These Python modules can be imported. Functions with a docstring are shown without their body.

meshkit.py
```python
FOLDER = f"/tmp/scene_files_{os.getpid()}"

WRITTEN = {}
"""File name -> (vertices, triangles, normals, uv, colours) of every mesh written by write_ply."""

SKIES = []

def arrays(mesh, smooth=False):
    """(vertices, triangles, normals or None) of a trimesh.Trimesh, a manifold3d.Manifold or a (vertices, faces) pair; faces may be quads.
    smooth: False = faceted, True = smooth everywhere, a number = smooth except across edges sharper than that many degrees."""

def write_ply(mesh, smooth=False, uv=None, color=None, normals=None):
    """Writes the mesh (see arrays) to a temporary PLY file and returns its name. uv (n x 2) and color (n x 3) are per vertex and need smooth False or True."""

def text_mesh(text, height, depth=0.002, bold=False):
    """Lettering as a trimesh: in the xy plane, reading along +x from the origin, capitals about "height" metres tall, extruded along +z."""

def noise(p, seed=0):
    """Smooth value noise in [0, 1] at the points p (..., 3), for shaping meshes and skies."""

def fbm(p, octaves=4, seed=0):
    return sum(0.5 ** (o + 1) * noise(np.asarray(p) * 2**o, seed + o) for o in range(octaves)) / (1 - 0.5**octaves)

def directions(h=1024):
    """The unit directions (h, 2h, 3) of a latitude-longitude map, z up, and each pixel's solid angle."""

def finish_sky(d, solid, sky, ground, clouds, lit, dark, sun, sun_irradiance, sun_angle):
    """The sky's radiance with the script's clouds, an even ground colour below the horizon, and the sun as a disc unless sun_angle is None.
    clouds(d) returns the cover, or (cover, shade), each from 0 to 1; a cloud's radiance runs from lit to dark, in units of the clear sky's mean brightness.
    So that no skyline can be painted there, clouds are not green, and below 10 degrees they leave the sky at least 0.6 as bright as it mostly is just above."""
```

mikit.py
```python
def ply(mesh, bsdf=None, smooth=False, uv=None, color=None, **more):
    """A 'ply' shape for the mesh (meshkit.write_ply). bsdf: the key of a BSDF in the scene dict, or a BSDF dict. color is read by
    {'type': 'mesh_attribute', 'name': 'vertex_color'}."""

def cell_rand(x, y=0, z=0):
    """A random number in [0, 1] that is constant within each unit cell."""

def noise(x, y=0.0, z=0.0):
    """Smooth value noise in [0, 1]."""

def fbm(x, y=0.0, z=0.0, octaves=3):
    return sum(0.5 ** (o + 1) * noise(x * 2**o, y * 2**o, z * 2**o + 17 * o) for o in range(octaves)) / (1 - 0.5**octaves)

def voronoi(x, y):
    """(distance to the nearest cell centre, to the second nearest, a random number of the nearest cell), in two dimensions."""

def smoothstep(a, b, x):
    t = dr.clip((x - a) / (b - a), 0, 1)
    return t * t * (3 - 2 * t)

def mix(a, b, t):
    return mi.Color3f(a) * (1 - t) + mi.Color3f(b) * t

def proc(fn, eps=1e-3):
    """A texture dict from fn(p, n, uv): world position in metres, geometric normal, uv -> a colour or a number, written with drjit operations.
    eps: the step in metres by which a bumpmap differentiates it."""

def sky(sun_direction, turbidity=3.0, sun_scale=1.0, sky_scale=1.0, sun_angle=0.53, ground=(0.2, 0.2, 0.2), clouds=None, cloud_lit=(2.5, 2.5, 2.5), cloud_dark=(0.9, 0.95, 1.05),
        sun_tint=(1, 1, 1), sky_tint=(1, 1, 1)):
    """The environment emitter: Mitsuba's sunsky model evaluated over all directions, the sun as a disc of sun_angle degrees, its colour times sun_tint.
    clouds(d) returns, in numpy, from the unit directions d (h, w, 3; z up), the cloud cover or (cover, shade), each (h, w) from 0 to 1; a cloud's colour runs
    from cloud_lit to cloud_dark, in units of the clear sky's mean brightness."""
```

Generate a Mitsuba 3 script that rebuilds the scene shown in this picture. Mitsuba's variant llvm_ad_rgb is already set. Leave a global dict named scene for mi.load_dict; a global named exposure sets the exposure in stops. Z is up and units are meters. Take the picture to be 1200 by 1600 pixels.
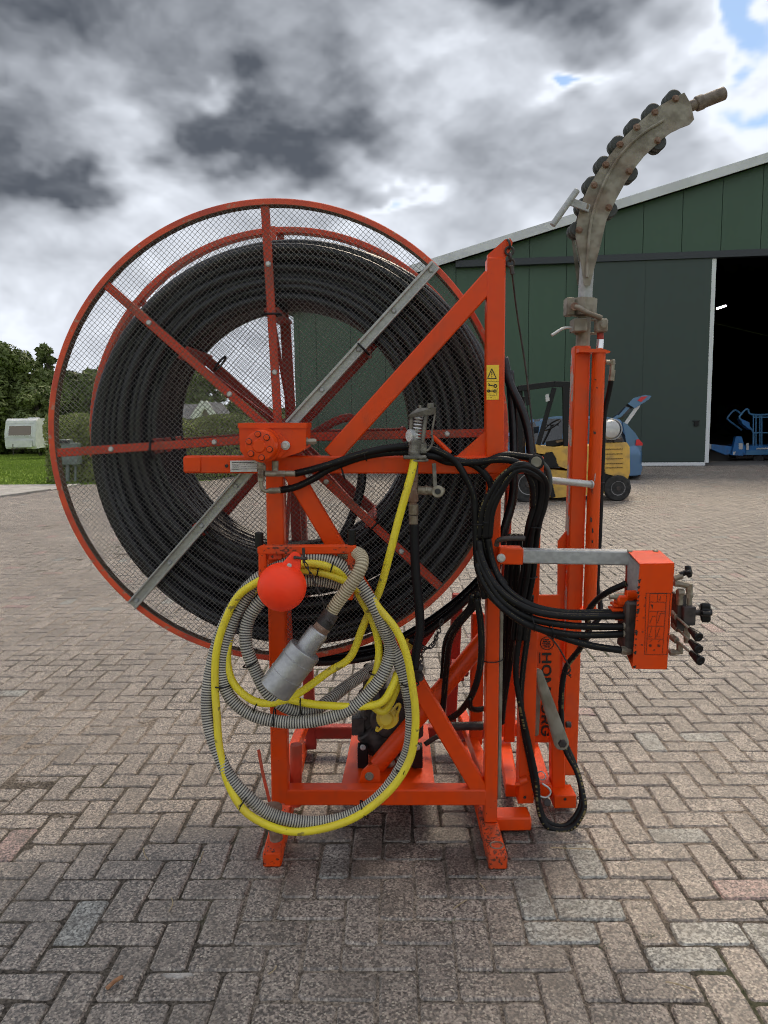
import math, random
import numpy as np, trimesh, drjit as dr, mitsuba as mi
import mikit, meshkit
from mikit import proc, noise, fbm, voronoi, cell_rand, smoothstep, mix
from shapely.geometry import Polygon

rng = np.random.default_rng(7)
scene, labels = {'type': 'scene'}, {}

# ------------------------------------------------------------------ camera
CAM = np.array([0.0, 0.0, 1.5])
FOC = 1202.0
PITCH, ROLL = math.radians(6.93), math.radians(0.7)
FW = np.array([0, math.cos(PITCH), -math.sin(PITCH)])
_u0 = np.array([0, math.sin(PITCH), math.cos(PITCH)])
RT = np.array([math.cos(ROLL), 0, 0]) - math.sin(ROLL) * _u0
UP = math.sin(ROLL) * np.array([1.0, 0, 0]) + math.cos(ROLL) * _u0
T = mi.ScalarTransform4f
scene['camera'] = {'type': 'perspective', 'fov': math.degrees(2 * math.atan(600 / FOC)), 'fov_axis': 'x', 'near_clip': 0.05, 'far_clip': 2000.0,
                   'to_world': T().look_at(origin=CAM.tolist(), target=(CAM + FW).tolist(), up=UP.tolist())}
exposure = 3.2

# ------------------------------------------------------------------ sky
def clouds(d):
    az = np.degrees(np.arctan2(d[..., 0], d[..., 1]))
    el = np.degrees(np.arcsin(np.clip(d[..., 2], -1, 1)))
    q = d * np.array([1, 1, 1.35])
    w = np.stack([meshkit.fbm(q * 5.0 + a, 4, k) for a, k in ((3.1, 11), (9.4, 23), (1.4, 37))], -1) - 0.5
    v = np.stack([meshkit.fbm(q * 16.0 + a, 4, k) for a, k in ((3.1, 51), (9.4, 53), (1.4, 57))], -1) - 0.5
    f = meshkit.fbm((q + .20 * w) * 6.5 + 5.0, 6, 5)

    def billow(p, n, k):
        return sum(.55 ** o * np.abs(2 * meshkit.noise(p * 2.1 ** o, k + o) - 1) for o in range(n)) / sum(.55 ** o for o in range(n))
    g = 1 - billow((q + .10 * w + .03 * v) * 11.0 + 1.0, 5, 31)           # rounded heads between dark creases
    k_ = meshkit.fbm((q + .05 * w + .05 * v) * 40.0 + 1.0, 4, 91)
    h = meshkit.fbm(q * 2.2 + 7.7, 3, 77)
    dens = 0.47 + .55 * (f - .5) + .34 * (g - .56) + .08 * (k_ - .5) + .10 * (h - .5)
    wx, wy = 11.0 * w[..., 0] + 8 * v[..., 0], 7.0 * w[..., 2] + 6 * v[..., 2]
    # thick masses and thin places of the cloud deck: azimuth, elevation, widths, amount
    for a, e, sa, se, k in ((-22, 27.5, 9, 5.5, .50), (-25, 16, 5.5, 5, .50), (-7, 20.0, 7.4, 3.6, .56), (-1, 18.0, 3, 2.2, .20), (-11, 19, 3, 2.4, .20), (15, 27.5, 7, 3.4, .52), (8, 29, 4, 2, .24), (-3, 28, 5, 2.6, .16), (-11, 26.5, 4, 2.4, .16), (-17.5, 20.5, 2.0, 3, -.14), (-14, 10, 5, 2.5, .0),
                            (4.5, 24, 3.0, 4.0, -.04), (9.5, 18, 7, 4, .16), (-3, 24, 4, 2.5, .12), (26, 22.5, 2.6, 5, -.40), (21.5, 26.5, 1.8, 1.6, -.20), (13.6, 21.8, 2.8, .9, -.42), (-2.2, 31.0, 2.4, 1.2, -.40), (-26, 8, 6, 1.6, -.02), (-20.5, 14.0, 2.6, 1.8, .40),
                            (20, 17, 6, 3, .14), (2, 15.0, 3.6, .5, -.24), (-12.5, 22.6, 1.4, .7, -.2), (-19, 8, 7, 2, -.05), (-3, 13.5, 8, 2, -.06), (45, 35, 20, 14, .1), (-60, 30, 25, 15, .1)):
        dens = dens + 1.1 * k * np.exp(-((az + wx - a) / sa) ** 2 - ((el + wy - e) / se) ** 2)
    cover = np.clip((dens - 0.22) / 0.16, 0, 1)
    cover = cover * cover * (3 - 2 * cover)
    t = np.clip((dens - 0.41) / 0.62, 0, 1)
    shade = np.clip(1.04 * t ** 0.72 + 0.55 * (.56 - g) * (1 - .45 * t) + .22 * (k_ - .5) * (1 - .4 * t), 0, 1)
    return cover, shade

scene['sky'] = mikit.sky([0.22, 0.62, 0.86], turbidity=3.0, sun_scale=0.18, sky_scale=1.0, sun_angle=22, ground=(0.2, 0.19, 0.18), clouds=clouds,
                         cloud_lit=(2.35, 2.48, 2.70), cloud_dark=(0.250, 0.285, 0.350), sky_tint=(0.46, 0.47, 0.48))

# ------------------------------------------------------------------ points
def ray(px, py):
    return FW + (px - 600) / FOC * RT - (py - 800) / FOC * UP

def P(px, py, Y):
    """the point at distance Y in front of the camera that the photograph shows at px, py"""
    d = ray(px, py)
    return CAM + d * (Y / d[1])

def G(px, py, z=0.0):
    d = ray(px, py)
    return CAM + d * ((z - CAM[2]) / d[2])

def S(Y):
    return Y / FOC

# ------------------------------------------------------------------ scene entries
def key_of(name, parent=None):
    base = (parent + '__' if parent else '') + name
    if base not in scene and not any(k.startswith(base + '__') for k in labels if k == base) and base not in labels:
        return base
    i = 1
    while f'{base}_{i:03d}' in scene or f'{base}_{i:03d}' in labels:
        i += 1
    return f'{base}_{i:03d}'

def thing(name, label, cat, group=None):
    k = key_of(name)
    labels[k] = {'label': label, 'category': cat}
    if group:
        labels[k]['group'] = group
    return k

def add(name, mesh, mat, parent=None, smooth=40, label=None, cat=None, group=None, kind=None, **kw):
    k = key_of(name, parent)
    scene[k] = mikit.ply(mesh, mat, smooth=smooth, **kw)
    e = {a: b for a, b in (('label', label), ('category', cat), ('group', group), ('kind', kind)) if b}
    if e:
        labels[k] = e
    return k

# ------------------------------------------------------------------ meshes
def nrm(v):
    v = np.asarray(v, float)
    return v / max(np.linalg.norm(v), 1e-12)

def cat(*ms):
    flat = []
    for m in ms:
        flat += m if isinstance(m, list) else [m]
    return trimesh.util.concatenate(flat)

def hull(pts):
    return trimesh.convex.convex_hull(np.asarray(pts, float))

def cbox(c, size, ax=None, bev=0.003):
    """chamfered box: centre, full sizes, axes as rows"""
    ax = np.eye(3) if ax is None else np.asarray(ax)
    h = np.asarray(size, float) / 2
    b = min(bev, 0.45 * h.min() * 2 * 0.5)
    pts = []
    for sx in (-1, 1):
        for sy in (-1, 1):
            for sz in (-1, 1):
                s = np.array([sx, sy, sz])
                for k in range(3):
                    q = s * (h - b)
                    q[k] = s[k] * h[k]
                    pts.append(q)
    return hull(np.asarray(c) + np.asarray(pts) @ ax)

def bar(p0, p1, w, h, up=(0, 1, 0), bev=0.004):
    """rectangular tube from p0 to p1: h along up, w across"""
    p0, p1 = np.asarray(p0, float), np.asarray(p1, float)
    d = nrm(p1 - p0)
    u = np.asarray(up, float)
    u = nrm(u - d * (u @ d))
    s = np.cross(d, u)
    return cbox((p0 + p1) / 2, (np.linalg.norm(p1 - p0), w, h), np.array([d, s, u]), bev)

def pbar(x0, y0, x1, y1, wpx, dep, Y, bev=0.004, Y1=None):
    """bar whose face towards the camera lies at distance Y"""
    Y1 = Y if Y1 is None else Y1
    o = np.array([0, dep / 2, 0])
    return bar(P(x0, y0, Y) + o, P(x1, y1, Y1) + o, wpx * S(Y), dep, (0, 1, 0), bev)

def prism(pp, Y, dep):
    """polygon seen at pp, its face at distance Y, dep thick"""
    q = np.array([P(x, y, Y) for x, y in pp])
    m = trimesh.creation.extrude_polygon(Polygon(q[:, [0, 2]]).buffer(0), dep, engine='earcut')
    v = m.vertices.copy()
    m2 = trimesh.Trimesh(np.stack([v[:, 0], Y + dep - v[:, 2], v[:, 1]], -1), m.faces.copy(), process=False)
    if m2.volume < 0:
        m2.invert()
    return m2

def frame_of(d):
    d = nrm(d)
    a = nrm(np.cross(d, [0, 0, 1.0] if abs(d[2]) < 0.9 else [1.0, 0, 0]))
    return d, a, np.cross(d, a)

def lathe(p0, d, prof, n=28):
    """profile (distance along d, radius) turned about the axis"""
    d, a, b = frame_of(d)
    ang = np.arange(n) * 2 * np.pi / n
    ring = np.cos(ang)[:, None] * a + np.sin(ang)[:, None] * b
    V = np.vstack([np.asarray(p0) + s * d + r * ring for s, r in prof] + [[np.asarray(p0) + prof[0][0] * d], [np.asarray(p0) + prof[-1][0] * d]])
    F, m = [], len(prof)
    for i in range(m - 1):
        for j in range(n):
            k = (j + 1) % n
            F += [[i * n + j, i * n + k, (i + 1) * n + k], [i * n + j, (i + 1) * n + k, (i + 1) * n + j]]
    for j in range(n):
        k = (j + 1) % n
        F += [[m * n, k, j], [m * n + 1, (m - 1) * n + j, (m - 1) * n + k]]
    t = trimesh.Trimesh(V, F, process=False)
    if t.volume < 0:
        t.invert()
    return t

def cyl(p0, p1, r, n=24, bev=None):
    p0, p1 = np.asarray(p0, float), np.asarray(p1, float)
    L = np.linalg.norm(p1 - p0)
    b = min(r * 0.12, L * 0.2) if bev is None else bev
    return lathe(p0, p1 - p0, [(0, r - b), (b, r), (L - b, r), (L, r - b)], n)

def bolt(p, d, r=0.009, h=0.008):
    """washer and six-sided head standing on p, pointing along d"""
    d = nrm(d)
    p = np.asarray(p, float)
    return cat(cyl(p - d * 0.004, p + d * 0.0025, r * 1.25, 16), lathe(p, d, [(0, r), (h * .8, r), (h, r * .82)], 6))

def spline(pts, step):
    """Catmull-Rom through pts, resampled evenly"""
    p = np.asarray(pts, float)
    if len(p) < 3:
        p = np.vstack([p[0], p.mean(0), p[-1]])
    p = np.vstack([2 * p[0] - p[1], p, 2 * p[-1] - p[-2]])
    out = []
    for i in range(1, len(p) - 2):
        t = np.linspace(0, 1, 24, endpoint=False)[:, None]
        a, b, c, e = p[i - 1], p[i], p[i + 1], p[i + 2]
        out.append(0.5 * (2 * b + (c - a) * t + (2 * a - 5 * b + 4 * c - e) * t ** 2 + (3 * b - a - 3 * c + e) * t ** 3))
    q = np.vstack(out + [p[-2:-1]])
    s = np.r_[0, np.cumsum(np.linalg.norm(np.diff(q, axis=0), axis=1))]
    n = max(int(s[-1] / step), 2)
    u = np.linspace(0, s[-1], n + 1)
    return np.stack([np.interp(u, s, q[:, k]) for k in range(3)], -1)

def sweep(q, rad, sides=10, closed=False):
    """tube along points q; returns mesh and uv (around, metres along)"""
    q = np.asarray(q, float)
    n = len(q)
    t = np.gradient(q, axis=0) if not closed else np.roll(q, -1, 0) - np.roll(q, 1, 0)
    t /= np.linalg.norm(t, axis=1, keepdims=True) + 1e-12
    _, a, _ = frame_of(t[0])
    A = np.zeros_like(q)
    for i in range(n):
        a = nrm(a - t[i] * (a @ t[i]))
        A[i] = a
    B = np.cross(t, A)
    ang = np.arange(sides) * 2 * np.pi / sides
    r = np.broadcast_to(rad, (n,))
    V = q[:, None] + r[:, None, None] * (np.cos(ang)[None, :, None] * A[:, None] + np.sin(ang)[None, :, None] * B[:, None])
    m = n if closed else n - 1
    i, j = np.meshgrid(np.arange(m), np.arange(sides), indexing='ij')
    i2, j2 = (i + 1) % n, (j + 1) % sides
    Q = np.stack([i * sides + j, i * sides + j2, i2 * sides + j2, i2 * sides + j], -1).reshape(-1, 4)
    F = np.vstack([Q[:, [0, 1, 2]], Q[:, [0, 2, 3]]])
    V = V.reshape(-1, 3)
    s = np.r_[0, np.cumsum(np.linalg.norm(np.diff(q, axis=0), axis=1))]
    uv = np.stack(np.meshgrid(s, np.arange(sides) / sides, indexing='ij'), -1).reshape(-1, 2)[:, ::-1]
    if not closed:
        V = np.vstack([V, q[0], q[-1]])
        uv = np.vstack([uv, uv[0], uv[n * sides - 1]])
        c0, c1 = n * sides, n * sides + 1
        F = np.vstack([F, [[c0, (j + 1) % sides, j] for j in range(sides)], [[c1, (n - 1) * sides + j, (n - 1) * sides + (j + 1) % sides] for j in range(sides)]])
    return trimesh.Trimesh(V, F, process=False), uv

def tube(pts, r, sides=10, step=None, smooth_path=True):
    q = spline(pts, step or max(r * 0.9, 0.004)) if smooth_path else np.asarray(pts, float)
    return sweep(q, r, sides)[0]

def PP(seq, Y):
    """waypoints (px, py) or (px, py, Y)"""
    return [P(s[0], s[1], s[2] if len(s) > 2 else Y) for s in seq]

def ring_band(c, r_in, r_out, y0, y1, n=160):
    """flat hoop about an axis along y"""
    ang = np.arange(n) * 2 * np.pi / n
    cs, sn = np.cos(ang), np.sin(ang)
    b = 0.0025
    prof = [(r_in, y0 + b), (r_in + b, y0), (r_out - b, y0), (r_out, y0 + b), (r_out, y1 - b), (r_out - b, y1), (r_in + b, y1), (r_in, y1 - b)]
    V = np.vstack([np.stack([c[0] + r * cs, np.full(n, y), c[2] + r * sn], -1) for r, y in prof])
    F, m = [], len(prof)
    for i in range(m):
        for j in range(n):
            k, l = (j + 1) % n, (i + 1) % m
            F += [[i * n + j, l * n + k, i * n + k], [i * n + j, l * n + j, l * n + k]]
    t = trimesh.Trimesh(V, F, process=False)
    if t.volume < 0:
        t.invert()
    return t

def torus(c, axis, R, r, n=32, s=10):
    d, a, b = frame_of(axis)
    ang = np.arange(n) * 2 * np.pi / n
    q = np.asarray(c) + R * (np.cos(ang)[:, None] * a + np.sin(ang)[:, None] * b)
    return sweep(q, r, s, closed=True)[0]

# ------------------------------------------------------------------ materials
def mat(name, col, rough=0.5, metallic=0.0, spec=0.5, bump=None, two=True, **kw):
    c = proc(col) if callable(col) else {'type': 'rgb', 'value': list(col)}
    r = proc(rough) if callable(rough) else rough
    m = {'type': 'principled', 'base_color': c, 'roughness': r, 'metallic': metallic, 'specular': spec, **kw}
    if bump:
        fn, eps = bump
        m = {'type': 'bumpmap', 'arbitrary': proc(fn, eps), 'scale': 1.0, 'bsdf': m}
    scene[name] = {'type': 'twosided', 'bsdf': m} if two else m
    return name

def paint(c, dirt=(0.10, 0.06, 0.04), k=0.25, chip=0.80, dust=0.05):
    def f(p, n, uv):
        a = fbm(p.x * 9, p.y * 9, p.z * 9, 3)
        b = fbm(p.x * 130, p.y * 130, p.z * 130, 3) * .6 + a * .4
        s = fbm(p.x * 38, p.y * 38, p.z * 5, 2)
        col = mix(c, dirt, k * smoothstep(.42, .85, a) + .5 * k * smoothstep(.55, .85, s))
        col = mix(col, (.40, .26, .18), dust * smoothstep(.3, .9, a))
        return mix(col, (.045, .03, .024), smoothstep(chip, chip + .015, b) * .85)
    return f

def metalcol(c1, c2, sc=30, rust=0.0):
    def f(p, n, uv):
        a = fbm(p.x * sc, p.y * sc, p.z * sc, 3)
        b = fbm(p.x * 11 + 3, p.y * 11, p.z * 11, 3)
        col = mix(c1, c2, smoothstep(.3, .7, a))
        return mix(col, (.13, .06, .03), rust * smoothstep(.45, .75, b))
    return f

mat('orange_paint', paint((.68, .054, .0), k=.22, chip=.76, dust=.03), rough=.34, spec=.32)
mat('orange_worn', paint((.66, .056, .001), k=.5, chip=.60, dust=.08), rough=.5, spec=.25)
mat('mast_orange', paint((.70, .072, .004), k=.20, chip=.78, dust=.07), rough=.42, spec=.28)
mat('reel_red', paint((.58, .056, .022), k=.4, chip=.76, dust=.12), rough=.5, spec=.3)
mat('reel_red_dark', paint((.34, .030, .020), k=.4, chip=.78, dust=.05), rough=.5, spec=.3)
mat('wire', (.16, .157, .15), rough=.45, spec=.4)
mat('galvanized', metalcol((.47, .47, .455), (.55, .55, .53), 60, .06), rough=.45, metallic=.55)
mat('galvanized_dull', metalcol((.34, .35, .35), (.42, .43, .43), 70, .10), rough=.55, metallic=.4)
mat('rail_zinc', metalcol((.33, .33, .32), (.40, .40, .385), 70, .05), rough=.4, metallic=.5)
mat('nozzle_metal', metalcol((.12, .092, .072), (.20, .16, .13), 50, .3), rough=.65)
mat('cast_metal', metalcol((.17, .15, .115), (.29, .265, .215), 28, .45), rough=.6, metallic=.25)
mat('rusty', metalcol((.15, .085, .055), (.24, .16, .12), 50, .5), rough=.75)
mat('brass', metalcol((.19, .165, .125), (.31, .28, .22), 60, .3), rough=.42, metallic=.45)
mat('valve_metal', metalcol((.11, .102, .088), (.21, .195, .17), 50, .25), rough=.5, metallic=.4)
mat('steel', (.5, .5, .5), rough=.35, metallic=.8)
mat('chrome', (.75, .75, .75), rough=.15, metallic=1.0)
mat('lever_metal', metalcol((.17, .16, .12), (.24, .225, .18), 22, .2), rough=.55, metallic=.2)
mat('rubber', (.007, .007, .009), rough=.5, spec=.25)
mat('rubber_grey', (.040, .044, .042), rough=.6)
mat('black_plastic', (.006, .006, .007), rough=.4, spec=.3)
mat('black_iron', metalcol((.016, .015, .016), (.045, .036, .034), 40, .2), rough=.55)

def pipe_col(p, n, uv):
    a = fbm(p.x * 26, p.y * 26, p.z * 26, 3)
    b = fbm(p.x * 5, p.y * 5, p.z * 5, 2)
    return mix((.004, .0045, .0065), (.013, .014, .018), smoothstep(.35, .8, a) * .7 + .3 * smoothstep(.4, .7, b))
mat('coil_hose', pipe_col, rough=.33, spec=.42)

def print_col(p, n, uv):
    on = smoothstep(.08, .06, dr.abs(uv.x - .30)) * smoothstep(.50, .56, noise(uv.y * 260, 3.0)) * smoothstep(.40, .5, noise(uv.y * 9, 8.0))
    a = fbm(p.x * 30, p.y * 30, p.z * 30, 2)
    return mix(mix((.004, .004, .005), (.012, .012, .013), a), (.30, .24, .09), on * .5)
mat('hydraulic_hose', print_col, rough=.42, spec=.2)

def yel_col(p, n, uv):
    a = fbm(p.x * 40, p.y * 40, p.z * 40, 3)
    b = fbm(p.x * 8, p.y * 8, p.z * 8, 3)
    c = mix((.74, .62, .02), (.64, .50, .035), smoothstep(.3, .8, b))
    return mix(c, (.12, .09, .04), .75 * smoothstep(.72, .80, a))
mat('yellow_hose_skin', yel_col, rough=.45)
mat('yellow_plastic', paint((.68, .50, .03), dirt=(.2, .15, .05), k=.4, chip=.8), rough=.45)
mat('ribbed_hose', {'type': 'x'} and (0, 0, 0), rough=.5)
scene['ribbed_hose']['bsdf']['base_color'] = {'type': 'mesh_attribute', 'name': 'vertex_color'}
mat('float_red', paint((.98, .050, .012), dirt=(.7, .10, .05), k=.2, chip=.86, dust=.02), rough=.45, spec=.25)
mat('sticker_yellow', (.80, .52, .03), rough=.4)
mat('sticker_black', (.012, .012, .012), rough=.5)
mat('plate_grey', metalcol((.50, .50, .49), (.60, .60, .58), 60, .05), rough=.5)
mat('print_dark', (.035, .014, .010), rough=.6)

def edge_wear(p, n, uv):
    a = fbm(p.x * 40, p.y * 40, p.z * 14, 3)
    return mix((.72, .075, .008), (.42, .33, .28), smoothstep(.50, .58, a))
mat('worn_edge', edge_wear, rough=.5)
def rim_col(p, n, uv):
    # inner side of the hoop painted dark brown as shade, outer faces stay orange
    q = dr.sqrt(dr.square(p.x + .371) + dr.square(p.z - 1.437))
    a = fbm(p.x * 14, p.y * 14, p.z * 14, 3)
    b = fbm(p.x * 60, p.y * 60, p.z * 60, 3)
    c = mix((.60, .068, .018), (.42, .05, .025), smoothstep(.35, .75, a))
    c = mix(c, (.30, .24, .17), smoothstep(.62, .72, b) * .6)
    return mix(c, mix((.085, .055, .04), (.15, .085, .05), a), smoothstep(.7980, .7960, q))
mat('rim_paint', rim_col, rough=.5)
def zinc(p, n, uv):
    a = fbm(p.x * 30, p.y * 30, p.z * 30, 3)
    b = fbm(p.x * 120, p.y * 120, p.z * 120, 2)
    return mix((.30, .30, .31), (.44, .44, .44), smoothstep(.3, .7, a) * .7 + .3 * b)
mat('strainer_zinc', zinc, rough=.42, metallic=.75)
mat('lamp_red', (.55, .012, .02), rough=.2, clearcoat=.6)
mat('gas_silver', metalcol((.45, .45, .44), (.6, .6, .59), 10, .1), rough=.35, metallic=.5)
# ================================================================== ground
def hgt(x, y):
    """the lawn falls away gently behind the yard"""
    t = np.clip((np.asarray(y, float) - 20) / 36, 0, 1)
    return -0.9 * t * t * (3 - 2 * t)

def oil_shade(p):
    """oily patches and contact shade under the machine, painted into the ground colour"""
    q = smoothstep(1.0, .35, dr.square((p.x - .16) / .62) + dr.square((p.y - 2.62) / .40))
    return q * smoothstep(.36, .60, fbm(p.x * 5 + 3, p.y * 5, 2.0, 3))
def stone(p, n, uv):
    tone, kind = uv.x, uv.y
    a = fbm(p.x * 165, p.y * 165, p.z * 165, 3)
    b = fbm(p.x * 9, p.y * 9, 0.0, 3)
    g1, g2, gr = voronoi(p.x * 115, p.y * 115)
    base = mix((.158, .128, .105), (.236, .197, .166), tone)
    base = dr.select(kind > .5, mix((.145, .142, .127), (.245, .240, .216), tone), base)
    base = dr.select(kind > 1.5, mix((.185, .120, .105), (.28, .190, .165), tone), base)
    c = base * dr.clip(-.45 + 2.85 * a, .22, 2.0)
    grit = smoothstep(.42, .24, g1) * smoothstep(.62, .80, gr)
    c = mix(c, (.46, .40, .32), grit * .75 * dr.select(kind > .5, .25, 1.0))
    c = mix(c, (.03, .026, .022), smoothstep(.60, .70, noise(p.x * 180, p.y * 180, 2.0)) * .6)
    d = fbm(p.x * 1.3 + 4, p.y * 1.3, 1.0, 3)
    c = c * (.82 + .40 * d)
    c = mix(c, (.095, .078, .062), smoothstep(.42, .75, b) * .42)
    lime = smoothstep(1.0, .3, dr.square((p.x + .577) / .05) + dr.square((p.y - 1.935) / .022) + .9 * (a - .4))
    c = mix(c, (.60, .58, .54), lime * .42)
    return c * (1 - .52 * oil_shade(p))  # oily patches with contact shade painted in below the machine
def stone_h(p, n, uv):
    return (.0030 * fbm(p.x * 150, p.y * 150, p.z * 60, 3) + .0022 * noise(p.x * 50, p.y * 50, 0.0)) * smoothstep(.6, .95, n.z)
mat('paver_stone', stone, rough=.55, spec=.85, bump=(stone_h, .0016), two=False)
def sand(p, n, uv):
    a = fbm(p.x * 165, p.y * 165, 0.0, 3)
    b = fbm(p.x * 2.2, p.y * 2.2, 5.0, 3)
    dark = smoothstep(.44, .62, fbm(p.x * 1.1 + 2, p.y * 1.1, 9.0, 3) + .06 * smoothstep(.0, .8, p.x))
    c = mix((.185, .152, .122), (.075, .063, .051), dark) * dr.clip(-.3 + 2.5 * a, .3, 1.8)
    c = mix(c, (.045, .055, .022), smoothstep(.58, .75, b) * .5 * dark)
    return c * (1 - .6 * oil_shade(p))
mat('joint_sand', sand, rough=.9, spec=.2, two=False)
def grass_c(p, n, uv):
    a = fbm(p.x * .35, p.y * .35, 0.0, 3)
    b = noise(p.x * 9, p.y * 9, 0.0)
    return mix(mix((.15, .235, .026), (.23, .30, .052), a), (.12, .19, .024), b * .5)
mat('grass_soil', grass_c, rough=.9, spec=.2, two=False)
mat('grass_blade', grass_c, rough=.7, spec=.3)
mat('concrete', metalcol((.26, .24, .215), (.34, .32, .29), 6, 0), rough=.8)

def sheet_grid(x0, x1, y0, y1, nx, ny, z):
    X, Y = np.meshgrid(np.linspace(x0, x1, nx), np.linspace(y0, y1, ny), indexing='ij')
    V = np.stack([X, Y, z(X, Y)], -1).reshape(-1, 3)
    i, j = np.meshgrid(np.arange(nx - 1), np.arange(ny - 1), indexing='ij')
    Q = np.stack([i * ny + j, (i + 1) * ny + j, (i + 1) * ny + j + 1, i * ny + j + 1], -1).reshape(-1, 4)
    return trimesh.Trimesh(V, np.vstack([Q[:, [0, 1, 2]], Q[:, [0, 2, 3]]]), process=False)

YARD = Polygon([(-9.2, 0.9), (20, 0.9), (20, 24), (-3.2, 25.2), (-4.4, 19.4), (-7.32, 18.7), (-7.42, 17.0), (-9.2, 11.0)])
add('lawn', sheet_grid(-400, 400, -300, 900, 60, 260, lambda x, y: hgt(x, y) - .075 - .9 * np.clip((-np.asarray(y)) / 100, 0, 0)), 'grass_soil', smooth=True, kind='structure')
ye = np.array([(-9.2, -6), (20, -6), (20, 24), (-3.2, 25.2), (-4.4, 19.4), (-7.32, 18.7), (-7.42, 17.0), (-9.2, 11.0)])
bed = trimesh.creation.extrude_polygon(Polygon(ye), .05, engine='earcut')
bed.apply_translation((0, 0, -.0605))
def bed_h(x, y):
    a = meshkit.fbm(np.stack([x * 2.1, y * 2.1, 0 * x], -1), 3, 61)
    b = meshkit.fbm(np.stack([x * 14, y * 14, 0 * x + 3], -1), 3, 62)
    c = meshkit.noise(np.stack([x * 70, y * 70, 0 * x + 3], -1), 63)
    return np.minimum(-.0036 - .0026 * np.clip((x + .2) / .8, 0, 1) + .010 * (a - .5) + .007 * (b - .5) + .003 * (c - .5), -.0020)
bed2 = [sheet_grid(-2.6, 2.6, 1.35, 4.3, 520, 295, bed_h), sheet_grid(-7, 6.5, 4.3, 12, 270, 160, bed_h)]
add('pavement', cat(bed, *bed2), 'joint_sand', smooth=False, kind='structure')
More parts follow.
